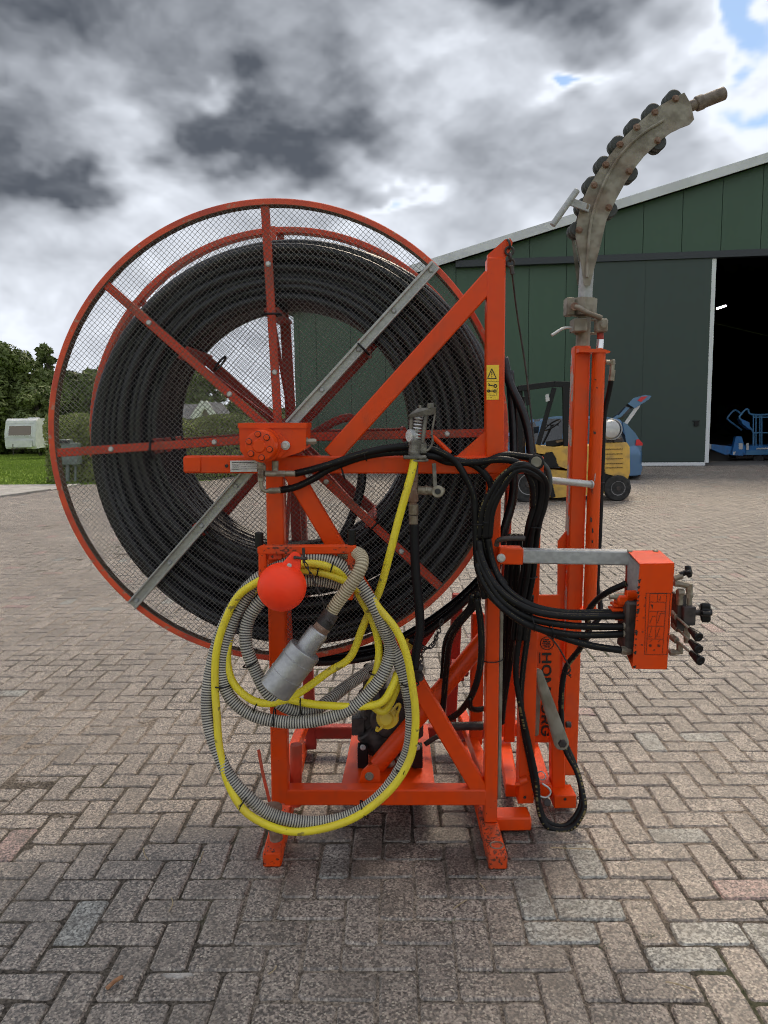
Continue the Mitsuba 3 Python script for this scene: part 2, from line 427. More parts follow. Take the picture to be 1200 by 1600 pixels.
# concrete strip and kerb along the lawn
strip = trimesh.creation.extrude_polygon(Polygon([(-9.26, 10.6), (-7.50, 17.0), (-7.44, 18.86), (-30, 19.0), (-30, 4)]), .07, engine='earcut')
strip.apply_translation((0, 0, -.072))
add('side_road', strip, 'concrete', smooth=False, kind='structure')
for i in range(9):
    a, b = np.array([-9.22, 10.8]) * (1 - i / 9) + np.array([-7.45, 17.1]) * i / 9, np.array([-9.22, 10.8]) * (1 - (i + 1) / 9) + np.array([-7.45, 17.1]) * (i + 1) / 9
    d = (b - a) / np.linalg.norm(b - a) * .006
    add('kerb_stone', bar((a[0] + d[0], a[1] + d[1], .005), (b[0] - d[0], b[1] - d[1], .005), .10, .07, (0, 0, 1), .006), 'concrete', 'pavement')

# herringbone pavers
def make_pavers():
    u, W, Lp, th, bv = .1065, .1065 - .0062, .213 - .0062, math.radians(-1.0), .006
    ct, st = math.cos(th), math.sin(th)
    out = []
    for iy in range(int(.9 / u) - 2, int(25.5 / u)):
        y = iy * u
        half = .53 * max(y, 1.0) + .7
        for ix in range(int(-half / u) - 2, int(half / u) + 3):
            k = (ix - iy) % 4
            if k == 0:
                out.append((ix * u + u, iy * u + u / 2, 0))
            elif k == 2:
                out.append((ix * u + u / 2, iy * u, 1))
    out = np.array(out)
    x = out[:, 0] * ct - out[:, 1] * st + .043
    y = out[:, 0] * st + out[:, 1] * ct + .02
    # the laying wanders a little
    g = meshkit.fbm(np.stack([x * .35, y * .35, 0 * x], -1), 3, 4)
    y = y + .05 * (g - .5)
    from shapely import contains_xy
    ok = contains_xy(YARD.buffer(-.06), x, y) | ((y < 1.2) & (np.abs(x) < 2))
    x, y, o = x[ok], y[ok], out[ok, 2]
    n = len(x)
    r = np.random.default_rng(12)
    yaw = th + o * math.pi / 2 + r.normal(0, .012, n) + .25 * (meshkit.fbm(np.stack([x * .3, y * .3, 0 * x + 5], -1), 2, 9) - .5) * .2
    hl, hw = Lp / 2 * (1 - .010 * r.random(n)), W / 2 * (1 - .02 * r.random(n))
    tx, ty = r.normal(0, .010, n), r.normal(0, .007, n)
    z0 = r.normal(0, .0009, n) + .003 * (meshkit.fbm(np.stack([x * .8, y * .8, 0 * x], -1), 2, 6) - .5)
    tone = np.clip(.45 + .14 * r.normal(0, 1, n) + .5 * (meshkit.fbm(np.stack([x * .5, y * .5, 0 * x + 2], -1), 3, 8) - .5), 0, 1)
    pk = r.random(n)
    kind = np.where(pk < .018 + .16 * ((x > .35) & (y < 2.9)), 1, np.where(pk > .982, 2, 0))
    tone = np.where(kind == 1, np.clip(tone + .1, 0, 1), tone)
    # 12 corners below, inside the chamfer: ring of 8 (rounded corners) at side and at top
    cx = np.array([1, .78, -.78, -1, -1, -.78, .78, 1.])
    cy = np.array([.62, 1, 1, .62, -.62, -1, -1, -.62])
    V = np.zeros((n, 24, 3))
    jit = r.normal(0, .0019, (n, 8, 2))
    cxx = np.where(np.abs(cx) < 1, np.sign(cx) * (hl[:, None] - .010) / hl[:, None], cx[None])
    cyy = np.where(np.abs(cy) < 1, np.sign(cy) * (hw[:, None] - .010) / hw[:, None], cy[None])
    for lay, (ins, zz) in enumerate(((0, -.05), (.0, -.0055), (bv, 0))):
        lx = cxx * (hl[:, None] - ins) + jit[:, :, 0]
        ly = cyy * (hw[:, None] - ins) + jit[:, :, 1]
        cc, ss = np.cos(yaw)[:, None], np.sin(yaw)[:, None]
        V[:, lay * 8:lay * 8 + 8, 0] = x[:, None] + lx * cc - ly * ss
        V[:, lay * 8:lay * 8 + 8, 1] = y[:, None] + lx * ss + ly * cc
        V[:, lay * 8:lay * 8 + 8, 2] = z0[:, None] + zz + lx * ty[:, None] + ly * tx[:, None]
    F = []
    for lay in (0, 1):
        for j in range(8):
            k = (j + 1) % 8
            F += [[lay * 8 + j, lay * 8 + k, lay * 8 + 8 + k], [lay * 8 + j, lay * 8 + 8 + k, lay * 8 + 8 + j]]
    F += [[16, 16 + j, 17 + j] for j in range(1, 7)]
    return V, np.array(F), np.stack([tone, kind.astype(float)], -1), x, y
PV, PF, PU, pxx, pyy = make_pavers()
# how large each shows, and whether the picture holds it
dd = np.stack([pxx, pyy, 0 * pxx], -1) - CAM
zc = dd @ FW
sx, sy = 600 + FOC * (dd @ RT) / zc, 800 - FOC * (dd @ UP) / zc
seen = (sx > -20) & (sx < 1220) & (sy < 1625) & (zc > .3)
order = np.argsort(np.where(seen, zc, 1e9))
near = order[:300]
for i in near:
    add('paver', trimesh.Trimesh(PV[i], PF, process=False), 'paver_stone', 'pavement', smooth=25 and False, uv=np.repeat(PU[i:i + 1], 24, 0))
rest = np.setdiff1d(np.arange(len(pxx)), near)
Vr = PV[rest].reshape(-1, 3)
Fr = (PF[None] + 24 * np.arange(len(rest))[:, None, None]).reshape(-1, 3)
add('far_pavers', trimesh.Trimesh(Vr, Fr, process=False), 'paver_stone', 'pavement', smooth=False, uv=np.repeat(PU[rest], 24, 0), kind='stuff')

# straws, a dead leaf, tufts in the joints
mat('straw', (.34, .26, .14), rough=.8)
mat('dead_leaf', metalcol((.20, .085, .035), (.30, .15, .07), 60, 0), rough=.7)
mat('moss', metalcol((.035, .06, .015), (.07, .10, .03), 60, 0), rough=.9)
for pts, lab in ((((268, 1402), (270, 1412), (264, 1424)), 'dry straw on the pavers in the lower left, nearest the dead leaf'), (((224, 1325), (226, 1335), (231, 1343)), 'curved dry straw on the pavers left of the left skid, farthest left of two'),
                 (((318, 1330), (314, 1340), (312, 1348)), 'short dry straw on the pavers left of the left skid, nearer to the skid'), (((1040, 1534), (1060, 1538), (1086, 1547)), 'long pale straw on the pavers in the lower right corner'),
                 (((708, 1420), (718, 1413), (729, 1406)), 'pale straw on the pavers just below the right skid'), (((860, 1324), (900, 1326), (945, 1327)), 'long thin straw on the pavers right of the hanging hose loop'),
                 (((750, 1380), (758, 1390), (759, 1393)), 'tiny straw stub on the pavers below the end of the right skid'), (((420, 1522), (428, 1516), (432, 1509)), 'small straw on the pavers at the bottom, left of the middle')):
    q = np.array([G(*p, z=.006) for p in pts])
    add('straw', tube(list(q), .0013, 6, .006), 'straw', label=lab, cat='straw', group='dry straws on the pavement')
c = G(180, 1538, .004)
lf = tube([c + [-.016, -.020, .004], c + [0, 0, .012], c + [.012, .020, .008]], .006, 8, .003)
lf.vertices[:, 2] = .004 + (lf.vertices[:, 2] - .004) * .8
add('dead_leaf', lf, 'dead_leaf', label='curled brown dead leaf on the pavers in the lower left', cat='leaf')
tv, tf = [], []
r = np.random.default_rng(3)
for px, py, m in ((1010, 1462, 30), (1195, 1460, 30), (875, 1450, 14), (1150, 1548, 16), (1000, 1417, 18), (806, 1520, 14), (800, 1470, 12), (820, 1412, 14), (900, 1415, 12), (740, 1460, 8), (690, 1440, 9), (965, 1300, 8), (850, 1390, 10), (640, 1530, 8), (1060, 1380, 10), (940, 1480, 10), (885, 1325, 10)):
    c = G(px, py, 0)
    for _ in range(m):
        b = c + [r.normal(0, .022), r.normal(0, .005), -.006]
        d = r.normal(0, .010, 2)
        w = r.normal(0, 1, 2)
        w = w / np.linalg.norm(w) * .0011
        tip = b + [d[0], d[1], r.uniform(.006, .020)]
        i = len(tv)
        tv += [b + [w[0], w[1], 0], b - [w[0], w[1], 0], tip]
        tf.append([i, i + 1, i + 2])
add('joint_weeds', trimesh.Trimesh(np.array(tv), np.array(tf), process=False), 'moss', smooth=False, kind='stuff', label='tiny green weeds sprouting in the paver joints', cat='weeds')

# lawn blades
def blades(n, x0, x1, y0, y1, seed, h0, h1, ok):
    r = np.random.default_rng(seed)
    x, y = r.uniform(x0, x1, n), r.uniform(y0, y1, n)
    k = ok(x, y)
    x, y = x[k], y[k]
    n = len(x)
    z = hgt(x, y) - .075
    a = r.uniform(0, 6.28, n)
    w = r.uniform(.008, .02, n)
    h = r.uniform(h0, h1, n)
    A = np.stack([x + np.cos(a) * w, y + np.sin(a) * w, z], -1)
    B = np.stack([x - np.cos(a) * w, y - np.sin(a) * w, z], -1)
    C = np.stack([x + r.normal(0, .03, n), y + r.normal(0, .03, n), z + h], -1)
    return trimesh.Trimesh(np.stack([A, B, C], 1).reshape(-1, 3), np.arange(3 * n).reshape(-1, 3), process=False)
bl = cat(blades(90000, -32, -6.8, 18.9, 36, 5, .03, .10, lambda x, y: (x > -.56 * y - 2) & (x < -.40 * y + 1)), blades(40000, -36, -14, 36, 60, 6, .04, .14, lambda x, y: (x > -.56 * y - 2) & (x < -.40 * y)))
add('lawn_grass', bl, 'grass_blade', smooth=False, kind='stuff', label='mown green lawn grass in front of the white caravan', cat='grass')

# ================================================================== plants
def leaf_mat(name, c1, c2, c3):
    def f(p, n, uv):
        a = fbm(p.x * .9, p.y * .9, p.z * .9, 3)
        b = noise(p.x * 17, p.y * 17, p.z * 17)
        return mix(mix(c1, c2, smoothstep(.3, .7, a)), c3, b * .5)
    return mat(name, f, rough=.55, spec=.35)
leaf_mat('leaf_dark', (.050, .074, .016), (.105, .140, .032), (.15, .18, .06))
leaf_mat('leaf_mid', (.070, .105, .022), (.12, .165, .038), (.16, .19, .07))
leaf_mat('leaf_hedge', (.095, .130, .026), (.17, .205, .05), (.25, .26, .09))
mat('bark', metalcol((.05, .04, .03), (.10, .085, .065), 8, 0), rough=.9)

def leaves(c, n, size, seed, out=None):
    """n leaf clumps: pairs of small bent faces at points c"""
    r = np.random.default_rng(seed)
    k = len(c)
    a = r.normal(0, 1, (k, 3))
    if out is not None:
        a = a * .7 + out
    a[:, 2] += .3
    a /= np.linalg.norm(a, axis=1, keepdims=True)
    t = np.cross(a, r.normal(0, 1, (k, 3)))
    t /= np.linalg.norm(t, axis=1, keepdims=True)
    b = np.cross(a, t)
    s = size * r.uniform(.6, 1.35, (k, 1))
    tip, lft, rgt = c + t * s, c + b * s * .42 - a * s * .12, c - b * s * .42 - a * s * .12
    base = c - t * s * .8
    V = np.stack([base, rgt, tip, lft], 1).reshape(-1, 3)
    i = np.arange(k)[:, None] * 4
    F = np.concatenate([i + [0, 1, 2], i + [0, 2, 3]])
    return trimesh.Trimesh(V, F, process=False)

def tree(name, base, h, w, seed, m, label, lobes=26, n=13000, leaf=.17, trunk=.15, low=.2, cone=.0, group=None):
    r = np.random.default_rng(seed)
    k = thing(name, label, 'tree', group)
    base = np.asarray(base, float)
    pts, outs, limbs = [], [], []
    for i in range(lobes):
        f = low + (1 - low) * (i + r.uniform(.1, .9)) / lobes
        g = (1 - f) ** .6 if cone else math.sqrt(max(1 - ((f - .48) / .56) ** 2, .04))
        g = max(g, .16)
        a = i * 2.4 + r.uniform(-.6, .6)
        rad = w / 2 * g * r.uniform(.25, .85)
        c = base + [rad * math.cos(a), rad * math.sin(a), h * f * r.uniform(.93, 1.0)]
        R = w * r.uniform(.12, .24) * (.55 + .45 * g)
        limbs.append((c, f))
        d = r.normal(0, 1, (int(n / lobes), 3))
        d /= np.linalg.norm(d, axis=1, keepdims=True)
        q = d * (r.uniform(.15, 1, (len(d), 1)) ** .5) * R * (1 + .5 * (meshkit.noise(d * 2.6 + i * 9, seed)[:, None] - .5)) * [1, 1, .8]
        pts.append(c + q)
        outs.append(d)
    pts = np.vstack(pts)
    keep = pts[:, 2] > base[2] + .05
    add('crown', leaves(pts[keep], 0, leaf, seed + 1, np.vstack(outs)[keep]), m, k, smooth=False)
    wd = [sweep(spline([base - [0, 0, .2], base + [r.normal(0, .1), r.normal(0, .1), h * .4], base + [r.normal(0, .15), r.normal(0, .15), h * .88]], .3), np.linspace(trunk, trunk * .25, len(spline([base - [0, 0, .2], base + [0, 0, h * .4], base + [0, 0, h * .88]], .3))) if False else trunk * .7, 8)[0]]
    for c, f in limbs[::2]:
        s = base + [0, 0, h * max(f - .2, .12)]
        wd.append(sweep(spline([s, (s + c) / 2 + [0, 0, .1], c], .35), trunk * .22, 6)[0])
    add('trunk', cat(wd), 'bark', k)

def ground_pt(px, Y):
    d = ray(px, 660)
    x = CAM[0] + d[0] * Y / d[1]
    return np.array([x, Y, float(hgt(x, Y)) - .08])
def top_z(py, px, Y):
    return P(px, py, Y)[2]
for nm, px, Y, ytop, wpx, seed, m, lab, cone, nl in (
        ('broad_tree', 22, 62, 540, 120, 11, 'leaf_dark', 'dense dark green tree directly above the white caravan', 0, 21000),
        ('broad_tree', -30, 60, 575, 110, 12, 'leaf_dark', 'dark tree cut off by the left edge of the picture', 0, 12000),
        ('slender_tree', 79, 66, 531, 44, 13, 'leaf_dark', 'tall slender tree beside the left edge of the reel', 0, 5200),
        ('broad_tree', 118, 64, 583, 80, 14, 'leaf_dark', 'rounded green tree seen through the mesh left of the black coil', 0, 14000),
        ('broad_tree', 60, 58, 605, 90, 15, 'leaf_dark', 'low dark bushy tree behind the caravan roof', 0, 12000),
        ('broad_tree', 200, 70, 560, 110, 16, 'leaf_mid', 'green tree hidden behind the left part of the black coil', 0, 9000),
        ('broad_tree', 312, 78, 578, 92, 17, 'leaf_mid', 'bright green tree behind the grey house roof, seen through the reel centre', 0, 14000),
        ('small_tree', 372, 70, 622, 60, 18, 'leaf_mid', 'small light green tree right of the white gable, through the reel', 0, 6000)):
    b = ground_pt(px, Y)
    tree(nm, b, top_z(ytop, px, Y) - b[2], wpx * S(Y), seed, m, lab, n=nl, leaf=.0038 * Y, trunk=.2, low=.1, cone=cone)
# conifer-like undergrowth behind the caravan
def shrub_row(name, pts, h, dep, seed, m, label, n, leaf, cat_='hedge', round_=.3):
    r = np.random.default_rng(seed)
    p = np.array(pts)
    seg = np.linalg.norm(np.diff(p, axis=0), axis=1)
    s = np.r_[0, np.cumsum(seg)]
    u = r.uniform(0, s[-1], n)
    x, y = np.interp(u, s, p[:, 0]), np.interp(u, s, p[:, 1])
    d = np.array([p[-1, 0] - p[0, 0], p[-1, 1] - p[0, 1]])
    d = d / np.linalg.norm(d)
    nn = np.array([-d[1], d[0]])
    hh = h * (1 + .16 * (meshkit.fbm(np.stack([u * 1.1, 0 * u, 0 * u], -1), 3, seed) - .5) * 2)
    f = r.uniform(0, 1, n)
    v = r.uniform(-1, 1, n)
    side = r.random(n)
    v = np.where(side < .55, np.sign(v) * (1 - .25 * r.random(n) ** 2), v)
    f = np.where(side >= .55, 1 - .18 * r.random(n) ** 2, f)
    wob = .78 + .5 * meshkit.fbm(np.stack([u * 1.7, f * 2.5, np.sign(v)], -1), 3, seed + 5)
    o = dep / 2 * v * wob * np.where(f > 1 - round_, np.sqrt(np.clip(1 - ((f - 1 + round_) / round_) ** 2, .05, 1)), 1)
    P3 = np.stack([x + nn[0] * o, y + nn[1] * o, hgt(x, y) - .07 + f * hh], -1)
    out = np.stack([nn[0] * np.sign(v), nn[1] * np.sign(v), .6 * (side >= .55)], -1) * .9
    k = thing(name, label, cat_)
    add('foliage', leaves(P3, 0, leaf, seed + 2, out), m, k, smooth=False)
    core = cbox((0, 0, 0), (s[-1] * .96, dep * .5, h * .75))
    a = math.atan2(d[1], d[0])
    core.apply_transform(trimesh.transformations.rotation_matrix(a, [0, 0, 1]))
    core.apply_translation(((p[0, 0] + p[-1, 0]) / 2, (p[0, 1] + p[-1, 1]) / 2, float(hgt(0, p[0, 1])) - .08 + h * .38))
    add('twigs', core, 'bark', k)
    return k
shrub_row('hedge', [(-8.75, 20.2), (-2.2, 21.6)], 1.66, 1.1, 41, 'leaf_hedge', 'clipped yellow-green hedge running along the yard, seen through the mesh of the reel', 60000, .050)
shrub_row('bush_row', [(-44, 62), (-22, 64)], 6.2, 3.5, 42, 'leaf_dark', 'dark shady bushes standing behind the caravan', 26000, .26, 'bushes')
shrub_row('bush_row', [(-30, 70), (-4, 74)], 3.6, 3.0, 43, 'leaf_mid', 'row of green bushes in the distance behind the hedge', 22000, .24, 'bushes')

# ================================================================== caravan
mat('caravan_white', metalcol((.50, .51, .50), (.58, .59, .58), 3, .04), rough=.45)
mat('caravan_grey', metalcol((.42, .44, .44), (.52, .54, .53), 3, .05), rough=.5)
mat('window_brown', (.16, .125, .10), rough=.15)
CV = thing('caravan', 'old white touring caravan parked on the lawn before dark trees', 'caravan')
Yc = 50.0
cx, cz = P(42, 700, Yc)[0], float(hgt(-20, Yc)) - .07
yaw = math.radians(-3)
ax = np.array([[math.cos(yaw), math.sin(yaw), 0], [-math.sin(yaw), math.cos(yaw), 0], [0, 0, 1]])
sc = S(Yc)
W_, H_ = 50 * sc, 47 * sc
o = np.array([P(7, 700, Yc)[0] + .02, Yc, P(30, 701.5, Yc)[2]])
def cvp(u, v, w):
    return o + u * ax[0] + v * ax[1] + w * ax[2]
prof = [(0, .10), (.02, .50), (.10, .62), (.30, .93), (.52, 1.0), (4.2, 1.0), (4.6, .9), (4.75, .3), (4.7, .08), (.1, .0)]
V0_ = [cvp(0, v, w * H_) for v, w in prof] + [cvp(W_, v, w * H_) for v, w in prof]
V1_ = [cvp(-.0, v, w * H_) for v, w in prof]
bodyh = hull([cvp(u, v + .0, w * H_) for u in (.06, W_ - .06) for v, w in prof] + [cvp(u, .06 + v * .98, .02 + w * H_ * .985) for u in (0, W_) for v, w in prof])
add('body', bodyh, 'caravan_white', CV, smooth=25)
fr = lambda u, w, dv=0: cvp(u, .02 + .08 * (w - .50) / .12 - dv if w > .5 else .02 - dv, w * H_)
def cv_patch(u0, u1, w0, w1, d, t=.03):
    def fv(w):
        return np.interp(w, [p[1] for p in prof[:5]], [p[0] for p in prof[:5]]) + .035
    return hull([cvp(u, fv(w) - d - e, w * H_) for u in (u0, u1) for w in (w0, w1) for e in (0, t)])
win = add('window', cv_patch(W_ * .14, W_ * .86, .44, .76, .035), 'window_brown', CV, label='brown tinted front window')
for q in ((.12, .15, .42, .78), (.85, .88, .42, .78), (.12, .88, .755, .785), (.12, .88, .415, .445)):
    add('frame', cv_patch(W_ * q[0], W_ * q[1], q[2], q[3], .04), 'caravan_white', win)
add('trim', cv_patch(0.02, W_ - .02, .37, .385, .05), 'caravan_grey', CV)
add('trim', cv_patch(W_ * .05, W_ * .95, .83, .845, .03), 'caravan_grey', CV)
add('gas_locker', cv_patch(W_ * .1, W_ * .9, .06, .28, .10, .1), 'caravan_white', CV)
add('roof_hatch', cbox(cvp(W_ * .75, 1.0, H_ * 1.01), (.5, .5, .10), ax), 'caravan_white', CV)
add('side_window', hull([cvp(W_ + e, v, w * H_) for e in (-.02, .02) for v in (1.0, 2.2) for w in (.5, .78)]), 'window_brown', CV)
for v in (2.6,):
    for u in (.12, W_ - .12):
        add('wheel', cyl(cvp(u - .08, v, .02), cvp(u + .08, v, .02), .32, 20), 'black_plastic', CV)
add('tow_bar', cat(bar(cvp(W_ * .35, .1, .02), cvp(W_ * .5, -1.1, .04), .06, .06), bar(cvp(W_ * .65, .1, .02), cvp(W_ * .5, -1.1, .04), .06, .06), cyl(cvp(W_ * .5, -.9, -.35), cvp(W_ * .5, -.9, .35), .03, 10)), 'black_iron', CV)

# ================================================================== far house
mat('roof_tile', metalcol((.07, .075, .085), (.11, .115, .125), 2, 0), rough=.7)
mat('white_render', (.66, .66, .64), rough=.7)
HS = thing('house', 'distant house with a grey roof and a white gable, seen through the reel centre', 'house')
Yh = 58.0
def hp(px, py, dy=0):
    return P(px, py, Yh + dy)
zb = -1.0
apex, el_, er_ = hp(320.5, 630.5), hp(306, 653), hp(336, 654)
g0, g1 = apex + [0, 6, 0], None
add('wall', hull([np.array([p[0], Yh + d, z]) for p in (el_, er_) for d in (0, 6) for z in (zb, p[2])] + [apex + [0, d, 0] for d in (0, 6)]), 'white_render', HS)
add('gable_board', cat(bar(el_ + [-.15, -.2, -.1], apex + [0, -.2, .12], .12, .55, (0, 0, 1)), bar(er_ + [.15, -.2, -.1], apex + [0, -.2, .12], .12, .45, (0, 0, 1))), 'white_render', HS)
add('roof', cat(hull([el_ + [-.3, -.1, .0], apex + [0, -.1, .16], el_ + [-.3, 6.2, 0], apex + [0, 6.2, .16], el_ + [-.3, -.1, -.1], el_ + [-.3, 6.2, -.1]]), hull([er_ + [.3, -.1, .0], apex + [0, -.1, .16], er_ + [.3, 6.2, 0], apex + [0, 6.2, .16]]),
                hull([hp(255, 655, 1.5), hp(316, 655, 1.5), hp(255, 631.5, 4), hp(318, 631.5, 4), hp(255, 655, 7), hp(316, 655, 7)])), 'roof_tile', HS, smooth=False)
add('wing_wall', hull([np.array([hp(px, 655, d)[0], Yh + d, z]) for px in (256, 316) for d in (1.8, 6.7) for z in (zb, hp(px, 656, d)[2])]), 'white_render', HS)
wn = add('window', cbox(hp(322, 645, -.03), (.5, .08, .6)), 'window_brown', HS)

# ================================================================== utility cabinet by the hedge
mat('cabinet_green', metalcol((.10, .13, .11), (.14, .17, .15), 8, .05), rough=.5)
CB = thing('utility_cabinet', 'grey-green cabinet on a post before the hedge, behind the mesh', 'cabinet')
Yk = 19.3
add('box', cbox(P(112, 709, Yk), (25 * S(Yk), .3, 34 * S(Yk)), None, .02), 'cabinet_green', CB)
add('lid', cbox(P(100, 690, Yk - .02), (21 * S(Yk), .34, 7 * S(Yk)), None, .02), 'cabinet_green', CB)
add('slot', cbox(P(100, 690, Yk - .18), (17 * S(Yk), .04, 4 * S(Yk))), 'sticker_black', CB)
add('post', cat(bar(P(106, 724, Yk), P(106, 752, Yk), .08, .08), bar(P(118, 724, Yk), P(118, 752, Yk), .05, .05)), 'cabinet_green', CB)
# ================================================================== barn
def ribbed_green(c1, c2):
    def f(p, n, uv):
        a = fbm(p.x * .7, p.y * .7, p.z * .45, 3)
        b = fbm(p.x * 9, p.y * 9, p.z * 1.1, 2)
        return mix(c1, c2, a * .7 + b * .3)
    return f
mat('panel_green', ribbed_green((.027, .066, .036), (.038, .083, .050)), rough=.42)
mat('door_grey', ribbed_green((.020, .038, .031), (.028, .047, .039)), rough=.42)
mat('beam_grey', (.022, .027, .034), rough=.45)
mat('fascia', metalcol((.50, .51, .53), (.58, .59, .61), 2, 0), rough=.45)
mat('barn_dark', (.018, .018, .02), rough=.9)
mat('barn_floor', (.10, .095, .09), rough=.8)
mat('door_white', (.60, .62, .62), rough=.4)
BA = .13
bx = nrm([1, -BA, 0])
by = np.array([-bx[1], bx[0], 0])
BN = by
BP = np.array([0, 23.9, 0])
def bf(px, py, off=0.0):
    """where the ray meets the facade (off metres behind it): (u along the facade, z)"""
    d = ray(px, py)
    t = ((BP + off * BN - CAM) @ BN) / (d @ BN)
    p = CAM + d * t
    return (p - BP) @ bx, p[2]
def bp(u, v, z):
    return BP + u * bx + v * BN + np.array([0, 0, z])
AX = np.array([bx, BN, [0, 0, 1.0]])
B = thing('barn', 'large dark green metal-clad barn with a white-edged gable roof and an open sliding door', 'barn')
def bpart(name, mesh, m, label=None, parent=B, smooth=30, **kw):
    return add(name, mesh, m, parent, smooth, label, **kw)
def bbox(u0, u1, v0, v1, z0, z1, bev=.004):
    return cbox(bp((u0 + u1) / 2, (v0 + v1) / 2, (z0 + z1) / 2), (abs(u1 - u0), abs(v1 - v0), abs(z1 - z0)), AX, bev)
uL, _ = bf(463, 600)
ua, za = bf(830, 372)          # two points on the lower edge of the white verge
ub, zb_ = bf(1200, 256)
slope = (zb_ - za) / (ub - ua)
uA = ub + 3.0                  # apex outside the frame
roofz = lambda u: za + slope * (u - ua) if u <= uA else za + slope * (2 * uA - u - ua)
uR = 2 * uA - uL
zbeam0, zbeam1 = bf(950, 411)[1], bf(950, 401)[1]
uD0, uD1 = bf(902, 600)[0], bf(1104, 600)[0]
uO1 = uD1 + (uD1 - uD0) * 1.15
step = (bf(1188, 390)[0] - bf(827, 405)[0]) / 6
u827 = bf(827, 405)[0]
n0 = int(math.floor((uL - u827) / step))
GABLE = Polygon([(uL, 0), (uR, 0), (uR, roofz(uR)), (uA, roofz(uA)), (uL, roofz(uL))])
from shapely.geometry import box as sbox
def gable_piece(u0, u1, z0, z1, v0=0.0, v1=.05):
    """what of the rectangle lies under the roof line"""
    g = GABLE.intersection(sbox(u0, z0, u1, z1))
    if g.is_empty or g.area < .02:
        return None
    return hull([bp(u, v, z) for u, z in g.exterior.coords for v in (v0, v1)])
k = n0
while u827 + k * step < uR:
    u0, u1 = max(u827 + k * step, uL) + .008, min(u827 + (k + 1) * step, uR) - .008
    k += 1
    if u1 - u0 < .05:
        continue
    m = gable_piece(u0, u1, zbeam1, 30)
    if m is not None:
        bpart('wall_panel', m, 'panel_green')
    if u1 < uO1 - .3 and u0 > uD1 - .2:
        continue
    if u0 > uD0 and u0 < uD1:
        continue
    if u1 > uD0 + .4 and u0 < uD0:
        u1 = uD0 + .4
    bpart('wall_panel', gable_piece(u0, u1, .12, zbeam1 - .02), 'panel_green')
bpart('wall_panel', bbox(uO1 + .0, uO1 + .3, 0, .049, .12, zbeam1 - .02), 'panel_green')
# backing behind the joints, side walls, back, floor and roof keep the inside dark
zl = roofz(uL)
DEP = 34.0
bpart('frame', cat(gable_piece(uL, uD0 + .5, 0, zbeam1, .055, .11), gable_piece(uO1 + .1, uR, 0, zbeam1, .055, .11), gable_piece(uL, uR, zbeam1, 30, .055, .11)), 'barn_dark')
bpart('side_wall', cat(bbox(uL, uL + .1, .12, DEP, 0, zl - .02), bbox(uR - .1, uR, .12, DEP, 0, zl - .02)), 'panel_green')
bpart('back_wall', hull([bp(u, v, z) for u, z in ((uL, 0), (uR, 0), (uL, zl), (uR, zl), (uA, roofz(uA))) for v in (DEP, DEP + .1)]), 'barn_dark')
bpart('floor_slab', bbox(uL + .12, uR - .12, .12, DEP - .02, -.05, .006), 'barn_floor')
bpart('plinth', bbox(uL, uD0, -.015, .05, -.05, .12), 'concrete')
rf = [hull([bp(u, v, roofz(u) + e) for u in ((uL - .25, uA) if s == 0 else (uA, uR + .25)) for v in (-.28, DEP + .2) for e in (.03, .19)]) for s in (0, 1)]
roofz_ = roofz
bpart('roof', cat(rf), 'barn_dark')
def verge(a, b):
    return hull([bp(u, v, roofz_(u) + e) for u in (a, b) for v in (-.34, -.285) for e in (-.02, .24)])
bpart('verge', verge(uL - .3, uA), 'fascia', 'pale grey sheet edging of the roof verge')
bpart('verge', verge(uA, uR + .3), 'fascia')
bpart('corner_trim', bbox(uL - .03, uL + .12, -.03, -.003, .1, zl - .05), 'panel_green')
bpart('track_cover', bbox(ua + (zbeam1 + .02 - za) / slope, uO1 + 3.0, -.24, -.003, zbeam0, zbeam1 + .01), 'beam_grey', 'dark track cover above the sliding door')
zd0 = .13
door = bpart('sliding_door', bbox(uD0, uD1, -.16, -.10, zd0, zbeam0 + .06), 'door_grey', 'dark grey sliding door pushed half open')
nd = 2
for i in range(nd):
    a, b = uD0 + (uD1 - uD0) * i / nd, uD0 + (uD1 - uD0) * (i + 1) / nd
    add('panel', bbox(a + .004, b - .004, -.172, -.161, zd0 + .02, zbeam0 + .04), 'door_grey', door)
add('edge_strip', bbox(uD1 - .02, uD1 + .095, -.178, -.09, zd0 - .03, zbeam0 - .02), 'door_white', door, label='white edge strip of the sliding door')
add('bottom_rail', bbox(uD0 + .5, uD1, -.17, -.10, .015, zd0 - .015), 'door_white', door)
hu, hz = bf(1088, 661, -.2)
add('handle', cat(bbox(hu - .06, hu + .06, -.23, -.174, hz - .09, hz + .07), bbox(hu - .10, hu + .10, -.215, -.175, hz + .05, hz + .075)), 'black_plastic', door)
bpart('post', bbox(uO1, uO1 + .1, -.02, .10, 0, zbeam0), 'beam_grey')
# lit strip lamp inside
d = ray(1127, 480)
lp = CAM + d * ((33.0) / d[1])
tb = cyl(lp - .30 * RT + [0, -.3, -.10], lp + .30 * RT + [0, .3, .10], .04, 10)
scene['strip_lamp'] = mikit.ply(tb, None, smooth=40)
scene['strip_lamp']['bsdf'] = {'type': 'diffuse', 'reflectance': {'type': 'rgb', 'value': [.6, .6, .6]}}
scene['strip_lamp']['emitter'] = {'type': 'area', 'radiance': {'type': 'rgb', 'value': [2.6, 2.7, 2.8]}}
labels['strip_lamp'] = {'label': 'lit white strip lamp hanging in the dark inside of the barn', 'category': 'lamp'}

